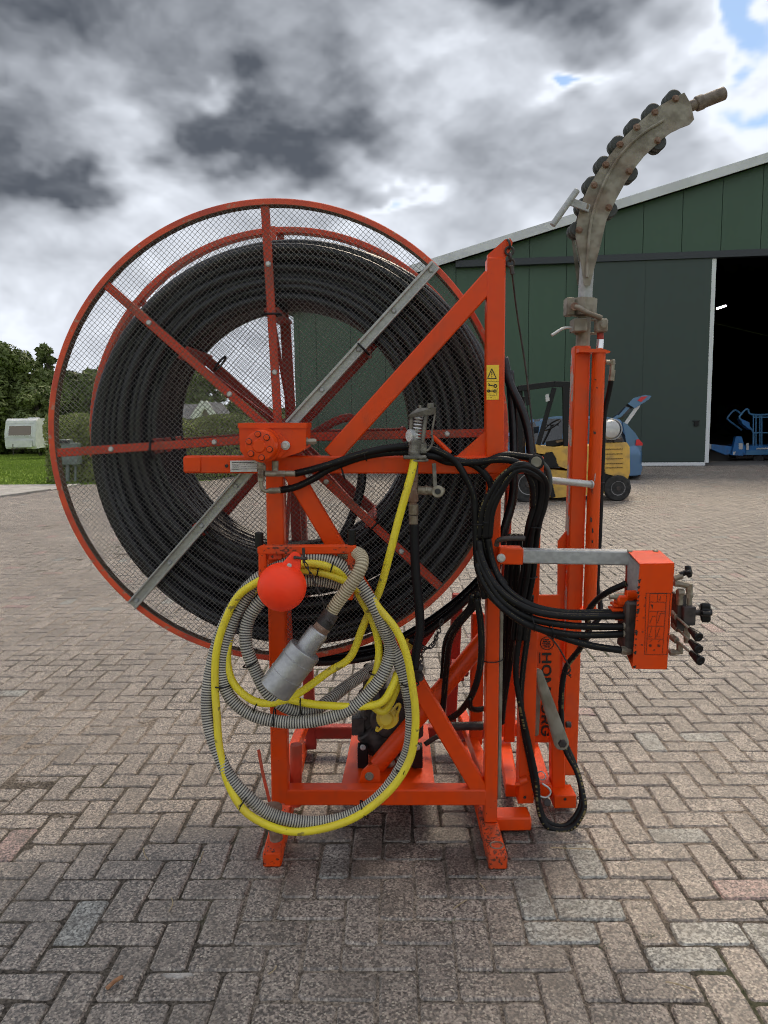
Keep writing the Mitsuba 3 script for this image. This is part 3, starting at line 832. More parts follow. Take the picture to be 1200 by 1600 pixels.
# ================================================================== blue machine in the barn
mat('blue_paint', paint((.012, .145, .40), dirt=(.03, .05, .09), k=.4, chip=.8, dust=.05), rough=.4)
mat('blue_rail', paint((.06, .20, .38), dirt=(.05, .1, .15), k=.3, chip=.8, dust=.05), rough=.4)
BM = thing('platform_lift', 'blue work platform machine with railings standing just inside the open barn door', 'lift')
YL = 24.6
def lp_(px, py, dy=0.):
    return P(px, py, YL + dy)
def lpoly(pts, dy, dep):
    return prism(pts, YL + dy, dep)
add('boom', lpoly([(1112, 694), (1148, 698), (1148, 709), (1133, 710.5), (1112, 702)], 0, .22), 'blue_paint', BM)
add('boom_end', lpoly([(1105, 693), (1112.5, 694), (1112, 702), (1105, 700)], .02, .18), 'galvanized_dull', BM)
add('pivot_plate', lpoly([(1143, 711), (1148, 690), (1150, 682), (1159, 682), (1163, 697), (1161, 712)], -.1, .14), 'blue_paint', BM)
add('deck', lpoly([(1162, 697), (1225, 696), (1225, 711), (1162, 711)], -.05, 1.2), 'blue_paint', BM)
dk = add('deck_edge', lpoly([(1166, 704), (1225, 702), (1225, 709), (1166, 711)], -.09, .04), 'blue_rail', BM)
add('decal', cat(lpoly([(1154.5, 692.5), (1160.5, 692.5), (1160.5, 702), (1154.5, 702)], -.108, .006), lpoly([(1166, 693), (1170, 692), (1170, 703), (1166, 703)], -.108, .006), lpoly([(1182, 700), (1212, 699), (1212, 701.5), (1182, 702)], -.108, .006), lpoly([(1146, 706), (1150, 705.5), (1149, 708), (1147, 711), (1145, 710)], -.108, .006)), 'plate_grey', BM, label='white stickers on the blue steel')
rl = []
def rod(pts, r=.03, dy=0):
    rl.append(tube([lp_(x, y, dy) for x, y in pts], r, 8, .05))
rod([(1177, 696), (1176, 674), (1157, 655), (1156, 650), (1165, 640), (1169, 640), (1177, 648), (1230, 646)])
rod([(1159, 672), (1138, 656), (1138, 651), (1146, 642), (1150, 641), (1157, 646)], dy=.9)
for x in (1177, 1181, 1187, 1190, 1202, 1216):
    add('railing_post', bar(lp_(x, 697), lp_(x, 648), .035, .035), 'blue_rail', BM)
for y in (676, 652):
    rl.append(bar(lp_(1177, y), lp_(1230, y), .04, .04, (0, 0, 1)))
for m in rl:
    add('railing', m, 'blue_rail', BM)
add('control_panel', lpoly([(1157, 654), (1171, 660), (1173, 672), (1160, 662)], -.03, .25), 'blue_paint', BM)
add('axle_beam', lpoly([(1150, 711), (1225, 711), (1225, 716), (1150, 716)], .2, .5), 'black_iron', BM)
for x in (1185, 1215):
    add('wheel', cyl(lp_(x, 717, .1), lp_(x, 717, .35), .17, 18), 'black_plastic', BM)
PT = thing('pallet_stack', 'low pile of pallet wood and parts lying on the floor below the blue machine', 'pallet')
mat('wood_old', metalcol((.14, .10, .06), (.24, .18, .11), 12, .1), rough=.8)
for z0, wd in ((727, 'wood_old'), (722.5, 'wood_old')):
    add('board', cat(*[bar(lp_(1106 + dx, z0, -.2 + .2 * i), lp_(1172 + dx, z0, -.2 + .2 * i), .12, .035, (0, 0, 1)) for i, dx in enumerate((0, 2, -1))]), wd, PT)
for x in (1112, 1134, 1145, 1157, 1168):
    add('block', cbox(lp_(x, 725, -.15), (.10, .12, .07)), 'wood_old' if x != 1157 else 'plate_grey', PT)

# ================================================================== forklift
mat('truck_yellow', paint((.60, .36, .06), dirt=(.20, .13, .05), k=.45, chip=.78, dust=.12), rough=.45)
mat('tyre', metalcol((.012, .012, .012), (.030, .029, .027), 20, 0), rough=.8)
mat('groove_dark', (.16, .085, .015), rough=.6)
mat('tyre_rim', metalcol((.20, .20, .20), (.30, .29, .28), 20, .2), rough=.6)
FL = thing('forklift', 'yellow forklift truck with black overhead guard parked in front of the blue car', 'forklift')
Yf = 13.55
def fp(px, py, dy=0.):
    return P(px, py, Yf + dy)
FWD = 1.05
def fprism(pts, dy, dep):
    return prism(pts, Yf + dy, dep)
def fadd(name, mesh, m, label=None, parent=FL, smooth=35):
    return add(name, mesh, m, parent, smooth, label)
fadd('chassis', cat(fprism([(834, 731), (900, 737), (946, 737), (950, 770), (870, 778), (845, 776)], .06, FWD - .1)), 'truck_yellow')
fadd('cowl', fprism([(836, 694), (848, 697), (870, 699), (884, 697), (946, 697), (946, 735), (900, 738), (872, 728), (862, 712), (840, 708)], .02, FWD - .02), 'truck_yellow')
fadd('wheel_well', fprism([(940, 737), (972, 745), (972, 762), (946, 768), (936, 750)], .04, FWD - .12), 'black_plastic')
fadd('side_opening', hull([fp(x, y, d) for x, y in ((849, 712), (853, 707), (863, 706), (869, 716), (871, 728), (850, 728)) for d in (-.02, .1)]), 'black_plastic')
fadd('floor_step', fprism([(843, 712), (862, 710), (872, 726), (873, 731), (846, 731)], .0, FWD), 'black_plastic')
cw = fadd('counterweight', hull([fp(x, y, d) for x, y in ((944, 692), (979, 691), (984, 698), (984.5, 738), (981, 748), (946, 740)) for d in (.06, FWD - .04)] + [fp(x, y, d) for x, y in ((944, 694), (968, 693), (973, 700), (973, 738), (970, 746), (946, 740)) for d in (-.0, FWD)]), 'truck_yellow', 'yellow counterweight with grooves')
for i, y in enumerate((702, 709.5, 717, 724.5, 731)):
    add('groove', bar(fp(946, y, -.003), fp(973, y - .5, -.003), .014, .018, (0, 1, 0), .002), 'groove_dark', cw)
fadd('rear_skirt', fprism([(947, 738), (980, 744), (977, 764), (970, 766), (968, 752), (950, 748)], .05, FWD - .1), 'truck_yellow')
def wheel(px, py, rpx, dy, w, nm='wheel'):
    r = rpx * S(Yf)
    c = fp(px, py, dy)
    k = fadd(nm, lathe(c, (0, 1, 0), [(0, r * .55), (0, r * .90), (w * .12, r), (w * .88, r), (w, r * .90), (w, r * .55)], 36), 'tyre')
    add('rim', lathe(c + [0, -.004, 0], (0, 1, 0), [(.03, r * .10), (.03, r * .40), (.01, r * .46), (.0, r * .54), (.03, r * .58)], 32), 'tyre_rim', k)
    add('hub', cat(cyl(c + [0, -.015, 0], c + [0, .04, 0], r * .17, 18), *[bolt(c + [r * .3 * math.cos(a), .022, r * .3 * math.sin(a)], (0, -1, 0), .014, .02) for a in np.arange(5) * 1.2566]), 'black_iron', k)
wheel(966, 763, 20.5, -.03, .16)
wheel(966, 757, 20.5, FWD - .13, .16)
wheel(826, 757, 30, -.02, .22)
wheel(826, 750, 30, FWD - .2, .22)
fadd('fender', cat(fprism([(800, 742), (815, 724), (836, 722), (852, 731), (862, 750), (868, 776), (862, 778), (852, 752), (838, 734), (816, 732)], -.03, .26)), 'black_plastic')
g = []
for dy in (.08, FWD - .08):
    g += [bar(fp(840, 698, dy), fp(866, 606, dy), .075, .06), bar(fp(886, 700, dy), fp(884, 602, dy), .12, .09), bar(fp(810, 607, dy), fp(866, 600, dy), .10, .06), bar(fp(866, 600, dy), fp(905, 602, dy), .10, .06)]
for x, y in ((812, 606), (826, 604.5), (840, 603), (853, 601.5), (866, 600), (879, 601), (892, 601.5), (904, 602)):
    g.append(bar(fp(x, y, .06), fp(x, y, FWD - .06), .04, .04))
fadd('overhead_guard', cat(g), 'black_plastic', 'black overhead guard')
m = []
for dy in (.22, FWD - .22):
    m += [bar(fp(806, 781, dy), fp(806, 560 + 44, dy), .10, .09, (0, 1, 0)), bar(fp(813, 778, dy), fp(813, 606, dy), .07, .07, (0, 1, 0))]
m += [bar(fp(806, y, .2), fp(806, y, FWD - .2), .09, .07, (0, 0, 1)) for y in (610, 690, 770)]
fadd('lift_mast', cat(m), 'black_plastic')
fadd('lift_ram', cyl(fp(816, 775, .5), fp(816, 620, .5), .05, 14), 'black_iron')
fadd('mirror', cat(hull([fp(x, y, d) for x, y in ((852, 617), (857, 615), (859, 626), (853, 628)) for d in (0, .04)]), bar(fp(857, 622, .05), fp(862, 624, .08), .015, .015)), 'galvanized')
fadd('work_lamp', hull([fp(x, y, d) for x, y in ((818, 610), (828, 609), (829, 632), (822, 634)) for d in (.1, .3)]), 'black_plastic')
st = fadd('seat', cat(hull([fp(x, y, d) for x, y in ((853, 690), (888, 684), (890, 694), (853, 698)) for d in (.25, .8)]), hull([fp(x, y, d) for x, y in ((884, 690), (892, 688), (898, 655), (892, 652)) for d in (.28, .77)])), 'black_plastic', 'black driver seat')
fadd('seat_cover', hull([fp(x, y, d) for x, y in ((868, 689), (890, 684), (890, 688), (870, 692)) for d in (.24, .5)]), 'wood_old')
fadd('steering_wheel', cat(torus(fp(863, 664, .52), (-.55, -.1, .8), .165, .016, 28, 8), cyl(fp(863, 664, .52), fp(848, 694, .52), .02, 10), bar(fp(853, 664, .52), fp(873, 664, .52), .02, .02)), 'black_plastic')
tk = fadd('gas_bottle', lathe(fp(956, 671, -.04), (0, 1, 0), [(0, .02), (.004, .09), (.02, .145), (.06, .17), (.66, .17), (.71, .14), (.73, .03)], 32), 'gas_silver', 'silver gas bottle lying across the back')
add('collar', torus(fp(956, 671, .04), (0, 1, 0), .176, .012, 36, 8), 'galvanized_dull', tk)
add('strap', cat(torus(fp(956, 671, .2), (0, 1, 0), .176, .012, 32, 8), torus(fp(956, 671, .5), (0, 1, 0), .176, .012, 32, 8)), 'black_iron', tk)
fadd('bottle_cradle', cat(fprism([(946, 688), (972, 688), (972, 692), (946, 692)], .1, .7), fprism([(958, 686), (972, 684), (974, 690), (960, 691)], .06, .2)), 'black_iron')
fadd('red_lamp', cat(hull([fp(x, y, d) for x, y in ((897, 610), (901, 610), (901, 640), (897, 640)) for d in (.1, .16)])), 'lamp_red')

# ================================================================== blue estate car with its tailgate up
mat('car_blue', (.07, .155, .28), rough=.25, metallic=.35, clearcoat=1.0, clearcoat_gloss=.95)
mat('car_glass', (.010, .012, .014), rough=.05, spec=.8)
mat('car_black', (.015, .015, .016), rough=.5)
CR = thing('estate_car', 'blue estate car with its tailgate standing open, parked behind the forklift', 'car')
Yk = 17.9
def kp(px, py, dy=0.):
    return P(px, py, Yk + dy)
KW = 1.76
def cadd(name, mesh, m, label=None, parent=CR, smooth=38):
    return add(name, mesh, m, parent, smooth, label)
def loft(prof, ins):
    """side outline drawn at both flanks, tucked in by ins(py)"""
    return hull([kp(x, y, d) for x, y in prof for d in (ins(y), KW - ins(y))])
low = [(706, 736), (704, 712), (712, 700), (760, 690), (1000, 694), (1003.5, 708), (1002, 736), (996, 744), (716, 744)]
cadd('body', cat(hull([kp(x, y, d) for x, y in low for d in (.06, KW - .06)] + [kp(x, y, d) for x, y in ((708, 732), (708, 714), (716, 705), (762, 696), (994, 697), (999, 712), (998, 730), (990, 738), (720, 740)) for d in (0, KW)]),
                 hull([kp(x, y, d) for x, y in ((973, 659), (980, 663), (993, 677), (1003, 694), (1002, 706), (980, 700), (985, 692)) for d in (.02 + .0, KW - .02)]),
                 hull([kp(x, y, d) for x, y in ((760, 692), (985, 692), (990, 698), (760, 700)) for d in (.0, KW)])), 'car_blue')
gh = [(766, 694), (812, 664), (836, 655.5), (870, 651.5), (940, 651.5), (962, 655), (972, 666), (985, 692)]
cadd('cabin', hull([kp(x, y, d + (694 - y) / 42 * .20 * s) for x, y in gh for d, s in ((.05, 1), (KW - .05, -1))]), 'car_glass', 'dark side windows')
roof = [(832, 656), (870, 650), (942, 650), (966, 655), (962, 658), (940, 654.5), (870, 654.5), (836, 659)]
cadd('roof', hull([kp(x, y, d) for x, y in roof for d in (.24, KW - .24)] ), 'car_blue')
for a, b, w in (((770, 693), (834, 657), .07), ((880, 694), (884, 653), .09), ((842, 694), (846, 656), .05)):
    cadd('pillar', cat(bar(kp(*a, .035), kp(*b, .225), .07, .03, (0, 1, 0)), bar(kp(*a, KW - .035), kp(*b, KW - .225), .07, .03, (0, 1, 0))), 'car_blue')
cadd('quarter_pillar', hull([kp(x, y, d) for (x, y), d in zip(((958, 652.5), (968, 655), (989, 680), (992, 694), (986, 694), (978, 676)), (.21, .2, .10, .03, .03, .1))] + [kp(x, y, d + .04) for (x, y), d in zip(((958, 652.5), (968, 655), (989, 680), (992, 694), (986, 694), (978, 676)), (.21, .2, .10, .03, .03, .1))]), 'car_blue')
cadd('mirror', hull([kp(x, y, d) for x, y in ((836, 659), (848, 657), (850, 663), (838, 666)) for d in (-.16, -.02)]), 'car_blue')
cadd('tail_light', hull([kp(x, y, d) for x, y in ((994, 687), (998, 686), (1004, 692), (1004.5, 696), (993, 696)) for d in (-.008, .18)]), 'lamp_red')
cadd('bumper', hull([kp(x, y, d) for x, y in ((975, 728), (1002, 724), (1004, 730), (1001, 742), (975, 744)) for d in (-.012, KW + .01)]), 'car_blue')
tg = cadd('tailgate', cat(hull([kp(x, y, d) for x, y in ((962, 654), (970, 652), (984, 637), (978, 636)) for d in (.24, .34)]), hull([kp(x, y, d) for x, y in ((962, 654), (970, 652), (984, 637), (978, 636)) for d in (KW - .34, KW - .24)]),
                          hull([kp(x, y, d) for x, y in ((962, 654), (968, 651), (965, 648), (959, 652)) for d in (.22, KW - .22)]),
                          hull([kp(x, y, d) for x, y in ((981, 631), (990, 622), (1008, 617), (1018, 618.5), (1014, 624), (1000, 630), (992, 638)) for d in (.16, KW - .16)])), 'car_blue', 'tailgate standing open')
add('rear_window', hull([kp(x, y, d) for x, y in ((957, 652), (986, 626), (993, 632), (973, 656)) for d in (.32, KW - .30)]), 'car_glass', tg)
add('lamp', hull([kp(x, y, d) for x, y in ((996, 626), (1002, 620), (1012, 619), (1002, 628)) for d in (.14, .4)]), 'lamp_red', tg)
cadd('gas_strut', bar(kp(976, 664, .22), kp(998, 633, .24), .075, .06, (0, 1, 0)), 'plate_grey')
cadd('gas_strut', bar(kp(976, 664, KW - .28), kp(998, 633, KW - .28), .03, .03, (0, 1, 0)), 'plate_grey')
for px in (760, 944):
    for dy in (-.01, KW - .2):
        c = kp(px, 735, dy)
        k = cadd('wheel', lathe(c, (0, 1, 0), [(0, .20), (0, .30), (.03, .315), (.19, .315), (.21, .30), (.21, .1)], 32), 'tyre')
        add('rim', lathe(c + [0, .01, 0], (0, 1, 0), [(0, .02), (.01, .05), (.03, .19), (0, .205), (.05, .21)], 28), 'tyre_rim', k)
# ================================================================== the drain jetter
Y0 = 2.60                       # front faces of the front frame
YA, YM = 2.74, 2.96             # sub frame and mast
J = thing('drain_jetter', 'orange drain jetting machine with a huge mesh-sided hose reel, standing on the pavers', 'drain jetter')
OP, OW, MO, RR, RD = 'orange_paint', 'orange_worn', 'mast_orange', 'reel_red', 'reel_red_dark'

def part(name, mesh, m, label=None, smooth=40, parent=J, **kw):
    return add(name, mesh, m, parent, smooth, label, **kw)

# --- skids on the ground
def skid(xf, x1, yf, yb, w=.062, h=.052):
    return cbox(((xf + x1) / 2, (yf + yb) / 2, h / 2 + .002), (w, yb - yf, h), None, .005)
k = part('skid', skid(-.392, -.392, 2.43, 3.44), OW, 'left ground skid with a worn front end')
part('stub_pipe', cat(cyl(P(432, 1312, 2.47), P(427, 1263, 2.47), .0225, 20), cyl(P(427, 1266, 2.47), P(427, 1258, 2.47), .030, 20)), 'rusty', parent=k)
k = part('skid', skid(.366, .366, 2.40, 3.44), OW, 'right ground skid with chipped front end')
part('hole_sleeve', lathe(P(776, 1333, 2.46) * [1, 1, 0] + [0, 0, .045], (0, 0, 1), [(0, .024), (.0115, .024), (.0115, .019), (-.02, .019)], 24), 'rusty', parent=k)
part('cross_bar', cbox((.452, 2.665, .037), (.135, .085, .05), None, .005), OP)
part('pin_rod', tube(PP([(421, 1252), (410, 1205), (404, 1172)], 2.47), .0055, 8), RR)
part('stake', cat(cyl((-.345, 2.74, .06), (-.338, 2.74, .30), .022, 16)), RR)

# --- front frame
part('post', pbar(428.5, 738, 437, 1256, 27, .06, Y0), OP)
part('post', pbar(776, 402, 773, 740, 28, .06, Y0), OP)
part('lower_post', pbar(773, 738, 767, 1286, 21, .055, Y0 + .002), OP)
part('rubber_strip', pbar(784, 940, 780, 1248, 6, .03, Y0 + .012), 'lever_metal')
part('post_cap', prism([(762, 403), (762, 398), (789, 374), (797, 372), (801, 378), (799, 388), (790, 403)], Y0 + .02, .022), OP)
part('main_beam', pbar(287, 726, 850, 727, 27, .058, Y0 - .003), OP)
part('beam_end', pbar(286, 726, 314, 726, 25, .066, Y0 - .008), OP)
part('upper_brace', pbar(517, 713, 770, 432, 29, .05, Y0 + .004), OP)
part('lower_brace', pbar(455, 738, 757, 1248, 27, .05, Y0 + .005), OP)
part('bottom_rail', pbar(444, 1247, 760, 1247, 27, .06, Y0 + .001), OP)
part('gusset', prism([(714, 713), (764, 669), (764, 713)], Y0 + .02, .012), OP)
part('strut', cyl(P(676, 682, Y0 + .05), P(704, 708, Y0 + .03), .008, 14), OP)
part('pivot_pin', cat(cyl(P(838, 722, 2.54), P(838, 722, 2.72), .026, 24)), 'black_plastic')
part('pivot_pin', cyl(P(838, 722, 2.530), P(838, 722, 2.545), .018, 20), 'lever_metal')

# --- back frame
YB = 3.30
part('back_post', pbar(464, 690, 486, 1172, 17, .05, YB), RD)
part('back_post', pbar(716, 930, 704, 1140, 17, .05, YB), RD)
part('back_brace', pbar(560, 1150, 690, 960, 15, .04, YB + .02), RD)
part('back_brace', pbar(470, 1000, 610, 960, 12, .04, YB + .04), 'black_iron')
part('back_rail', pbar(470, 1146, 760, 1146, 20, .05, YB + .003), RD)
part('side_rail', bar((-.392, 2.70, .17), (-.36, 3.33, .17), .04, .05, (0, 0, 1)), OP)
part('side_rail', bar((.372, 2.66, .17), (.34, 3.33, .17), .04, .05, (0, 0, 1)), OP)
part('brace_plate', pbar(748, 960, 744, 1165, 20, .05, 3.02), OP)
part('hinge_block', cat(cbox(P(715, 1047, 3.1), (.05, .05, .08)), bolt(P(727, 1052, 3.07), (0, -1, 0), .012)), RD)

# --- tray, pump and ram
k = part('tray', hull([P(532, 1233, 2.68), P(680, 1233, 2.68), P(553, 1133, 3.22), P(668, 1133, 3.22)] + [p + [0, 0, -.03] for p in (P(532, 1233, 2.68), P(680, 1233, 2.68), P(553, 1133, 3.22), P(668, 1133, 3.22))]), OP)
part('lug', prism([(560, 1226), (566, 1205), (575, 1197), (590, 1197), (594, 1206), (594, 1226)], 2.672, .012), OP, parent=k)
part('bolt', bolt(P(577, 1213, 2.672), (0, -1, 0), .013, .010), 'lever_metal', parent=k)
part('bolt', bolt(P(648, 1085, 2.8), (0, -1, 0), .010), 'lever_metal', parent=k)
for sx in (567, 652):
    m = part('mount_block', cbox(P(sx, 1180, 2.84), (.04, .05, .085)), 'black_plastic', parent=k)
    part('bolt', bolt(P(sx, 1168, 2.815), (0, -1, 0), .009), 'galvanized_dull', parent=k)
c = P(608, 1108, 2.98)
k = part('pump', cat(cyl(c + [0, -.09, 0], c + [0, .16, 0], .115, 28), cyl(c + [0, -.12, 0], c + [0, -.08, 0], .075, 24), cyl(P(640, 1070, 2.95), P(640, 1150, 2.95), .055, 20), cyl(P(572, 1140, 2.9), P(600, 1172, 2.9), .05, 18),
                     cbox(P(612, 1150, 2.95), (.20, .16, .10), None, .012), cbox(P(585, 1060, 3.0), (.09, .12, .10), None, .012), cbox(P(560, 1130, 2.92), (.05, .08, .07)), cyl(P(576, 1090, 2.85), P(576, 1090, 2.95), .045, 20), cyl(P(624, 1060, 2.86), P(655, 1060, 2.96), .03, 16)), 'black_iron', 'black oily pump under the reel')
for a in range(8):
    t = a * math.pi / 4
    part('bolt', bolt(c + [.095 * math.cos(t), -.09, .095 * math.sin(t)], (0, -1, 0), .008), 'black_iron', parent=k)
part('hose_nipple', cat(cyl(P(600, 1172, 2.84), P(612, 1196, 2.84), .018, 14), cyl(P(620, 1188, 2.82), P(640, 1178, 2.84), .012, 12)), 'brass', parent=k)
c = P(607, 1122, 2.72)
part('yellow_cap', cat(lathe(c + [-.010, -.045, .012], (.12, .9, -.2), [(0, .020), (.004, .024), (.03, .026), (.034, .040), (.055, .042), (.06, .03)], 22), tube(PP([(590, 1136, 2.70), (588, 1142, 2.70), (594, 1139, 2.70), (602, 1130, 2.70)], 2.70), .005, 8), tube(PP([(612, 1112, 2.70), (622, 1100, 2.70), (625, 1104, 2.70), (619, 1120, 2.70)], 2.70), .005, 8)), 'yellow_plastic', 'yellow cap with two loops on the pump outlet')
k = part('ram', cyl(P(588, 1197, 2.80), P(776, 976, 2.90), .034, 28), OP, 'thick round orange ram sloping up to the right')
part('end_fitting', cyl(P(770, 983, 2.90), P(802, 948, 2.93), .040, 24), OP, parent=k)
part('foot_rod', cyl(P(700, 1135, 2.95), P(755, 1134, 2.95), .017, 16), 'black_iron')
part('foot_rod', cyl(P(664, 1163, 2.95), P(684, 1150, 2.95), .010, 12), 'black_iron')

# --- gearbox and motor of the reel
gb = part('gearbox', prism([(373, 664), (478, 664), (478, 700), (468, 707), (440, 716), (384, 716), (375, 704)], 2.500, .16), OP)
part('lid', prism([(371.5, 661), (479, 661), (479, 669), (371.5, 669)], 2.494, .175), OP, parent=gb)
part('ear', prism([(430, 678), (436, 677), (453, 694), (452, 700), (438, 714), (430, 714)], 2.484, .016), OP, parent=gb)
part('bolt', bolt(P(446, 696, 2.484), (0, -1, 0), .012), 'galvanized', parent=gb)
part('bolt', bolt(P(480, 690, 2.52), (1, 0, 0), .011, .03), 'brass', parent=gb)
k = part('motor', lathe(P(406, 697, 2.40), (0, 1, 0), [(0, .010), (0, .043), (.003, .047), (.055, .050), (.055, .046), (.062, .046), (.062, .055), (.11, .055)], 40), OP, parent=gb)
part('boss', lathe(P(404.5, 697, 2.394), (0, 1, 0), [(0, .018), (.003, .021), (.012, .021)], 28), OP, parent=gb)
for a in range(6):
    t = math.radians(95 + a * 62)
    p = P(405, 697, 2.40) + [.034 * math.cos(t), 0, .037 * math.sin(t)]
    part('bolt', cat(lathe(p, (0, -1, 0), [(-.002, .0082), (.007, .0082), (.008, .007)], 14)), OP, parent=gb)
    part('bolt_seat', torus(p + [0, -.001, 0], (0, 1, 0), .0088, .0016, 18, 6), 'sticker_black', parent=gb)
part('data_plate', cbox(P(382, 728.5, 2.5875), (.096, .003, .038), None, .0008), 'plate_grey', 'grey data plate with small print')
part('print_lines', cat([cbox(P(382 - dx, y, 2.585), (w, .0008, h)) for dx, y, w, h in ((8, 722.5, .05, .0022), (-9, 722.5, .03, .0022), (14, 727, .02, .001), (14, 731, .02, .001), (14, 734, .02, .001), (0, 725, .085, .0008), (0, 729.3, .085, .0008), (0, 732.7, .085, .0008))]), 'rubber_grey')
part('bolt_hole', lathe(P(354, 728, 2.588), (0, -1, 0), [(0, .006), (.001, .005)], 16), 'sticker_black')
part('fitting', cat(cyl(P(408, 722, 2.50), P(408, 752, 2.50), .011, 14), cyl(P(404, 740, 2.495), P(412, 740, 2.495), .015, 6), cyl(P(402, 731, 2.50), P(415, 731, 2.50), .013, 8), tube(PP([(408, 750), (409, 762), (414, 767), (420, 767)], 2.50), .007, 10), cyl(P(420, 767, 2.50), P(438, 766, 2.50), .010, 14)), 'brass')
part('fitting', cat(cyl(P(430, 720, 2.51), P(430, 738, 2.51), .011, 12), cyl(P(414, 740, 2.50), P(434, 740, 2.50), .010, 12), cyl(P(432, 740, 2.495), P(446, 740, 2.495), .011, 6), cyl(P(446, 740, 2.495), P(461, 740, 2.495), .0095, 14)), 'brass')

# --- reel
YF, YR = 2.745, 3.150
RC = np.array([P(435, 684, YF)[0], 0, P(435, 684, YF)[2]])
RAD = 360.5 * YF * .993 / FOC
R0 = J + '__hose_reel'
labels[R0] = {'label': 'round reel cage with red spokes and steel mesh'}
def rpart(name, mesh, m, label=None, smooth=40, **kw):
    return add(name, mesh, m, R0, smooth, label, **kw)

def at_reel(r, deg, y):
    t = math.radians(deg)
    return np.array([RC[0] + r * math.cos(t), y, RC[2] + r * math.sin(t)])
rpart('front_rim', ring_band(RC, RAD - .023, RAD, YF, YF + .042, 200), 'rim_paint', 'front hoop of the reel, inside painted darker for its shade')
rpart('back_rim', ring_band(RC, RAD - .026, RAD - .002, YR - .02, YR + .025, 200), RR, 'back hoop of the reel')
ANG = (0.6, 46.3, 91.8, 137.5, 183.2, 227.6, 271.2, 316.2)
for i, a in enumerate(ANG):
    t = math.radians(a)
    tang = np.array([-math.sin(t), 0, math.cos(t)])
    if i in (1, 5):
        m = cat(bar(at_reel(.06, a, YF - .006), at_reel(RAD - .004, a, YF - .006), .038, .006, (0, 1, 0), .001), *[bar(at_reel(.06, a, YF - .016) + tang * o_, at_reel(RAD - .008, a, YF - .016) + tang * o_, w_, .020, (0, 1, 0), .0015) for o_, w_ in ((.0150, .0095), (-.0155, .007))])
        k = rpart('steel_rail', m, 'rail_zinc', 'bare galvanised channel rail bolted across the mesh')
        for r in (.23, .42, .60, RAD - .03):
            rpart('bolt', bolt(at_reel(r, a, YF - .013), (0, -1, 0), .007, .006), 'galvanized_dull')
        rpart('inner_spoke', bar(at_reel(.05, a, YF + .03), at_reel(.46, a, YF + .03), .032, .04, (0, 1, 0)) if True else None, RD)
    else:
        rpart('spoke', bar(at_reel(.05, a, YF + .013), at_reel(RAD - .012, a, YF + .013), .030, .010, (0, 1, 0), .002), RR)
        for r in (.23, .60):
            rpart('bolt', bolt(at_reel(r, a, YF + .006), (0, -1, 0), .008, .007), 'galvanized')
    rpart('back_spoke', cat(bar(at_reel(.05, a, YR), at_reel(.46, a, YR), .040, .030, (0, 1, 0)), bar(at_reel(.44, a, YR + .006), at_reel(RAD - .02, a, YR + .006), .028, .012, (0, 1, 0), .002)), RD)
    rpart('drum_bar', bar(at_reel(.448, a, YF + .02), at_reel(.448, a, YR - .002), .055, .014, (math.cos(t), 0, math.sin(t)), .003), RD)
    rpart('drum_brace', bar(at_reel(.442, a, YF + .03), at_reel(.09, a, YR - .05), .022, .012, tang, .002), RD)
    if i % 2 == 0:
        rpart('rim_tab', bar(at_reel(RAD - .005, a + 1.5, YR - .045), at_reel(RAD - .06, a + 1.5, YR - .045), .02, .008, (0, 1, 0), .002), RR)
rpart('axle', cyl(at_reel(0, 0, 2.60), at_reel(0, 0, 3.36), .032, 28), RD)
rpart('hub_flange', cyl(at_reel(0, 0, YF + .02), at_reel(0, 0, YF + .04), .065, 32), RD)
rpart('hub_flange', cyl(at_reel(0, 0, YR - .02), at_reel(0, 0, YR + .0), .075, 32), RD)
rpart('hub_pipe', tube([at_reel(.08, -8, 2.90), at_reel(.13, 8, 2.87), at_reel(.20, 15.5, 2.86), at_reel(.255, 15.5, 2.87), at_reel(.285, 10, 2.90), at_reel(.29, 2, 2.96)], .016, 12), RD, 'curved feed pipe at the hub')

def mesh_disc(y, R, pitch=.0132, r=.00080, tilt=2.0, amp=.0014):
    """woven wire panel: square cells standing on a corner, wires crimped over and under each other"""
    out = []
    for s, dirn in ((1, 45 + tilt), (-1, 135 + tilt)):
        t = math.radians(dirn)
        d, e = np.array([math.cos(t), math.sin(t)]), np.array([-math.sin(t), math.cos(t)])
        n = int(R / pitch)
        for i in range(-n, n + 1):
            o = i * pitch
            L = math.sqrt(max(R * R - o * o, 0))
            if L < .02:
                continue
            m = max(int(2 * L / (pitch * 2)), 2)
            u = np.linspace(-L, L, m)
            q = d[None] * u[:, None] + e[None] * o
            yy = y + s * amp * np.where((np.arange(m) + i) % 2 == 0, 1, -1)
            c = np.stack([RC[0] + q[:, 0], yy, RC[2] + q[:, 1]], -1)
            # three-sided wire
            a = np.array([e[0], 0, e[1]]) * r
            b = np.array([0, r, 0])
            V = np.stack([c + a * .95 + b * .55, c - a * .95 + b * .55, c - b * 1.0], 1).reshape(-1, 3)
            k = np.arange(m - 1)[:, None] * 3
            F = np.concatenate([np.stack([k + j, k + (j + 1) % 3, k + 3 + (j + 1) % 3, k + j, k + 3 + (j + 1) % 3, k + 3 + j], -1).reshape(-1, 3) for j in range(3)])
            out.append((V, F))
    off, VV, FF = 0, [], []
    for V, F in out:
        VV.append(V)
        FF.append(F + off)
        off += len(V)
    return trimesh.Trimesh(np.vstack(VV), np.vstack(FF), process=False)
rpart('front_mesh', mesh_disc(YF + .002, RAD - .022), 'wire', smooth=True, kind='stuff')
rpart('back_mesh', mesh_disc(YR + .016, RAD - .025, tilt=3.5), 'wire', smooth=True, kind='stuff')
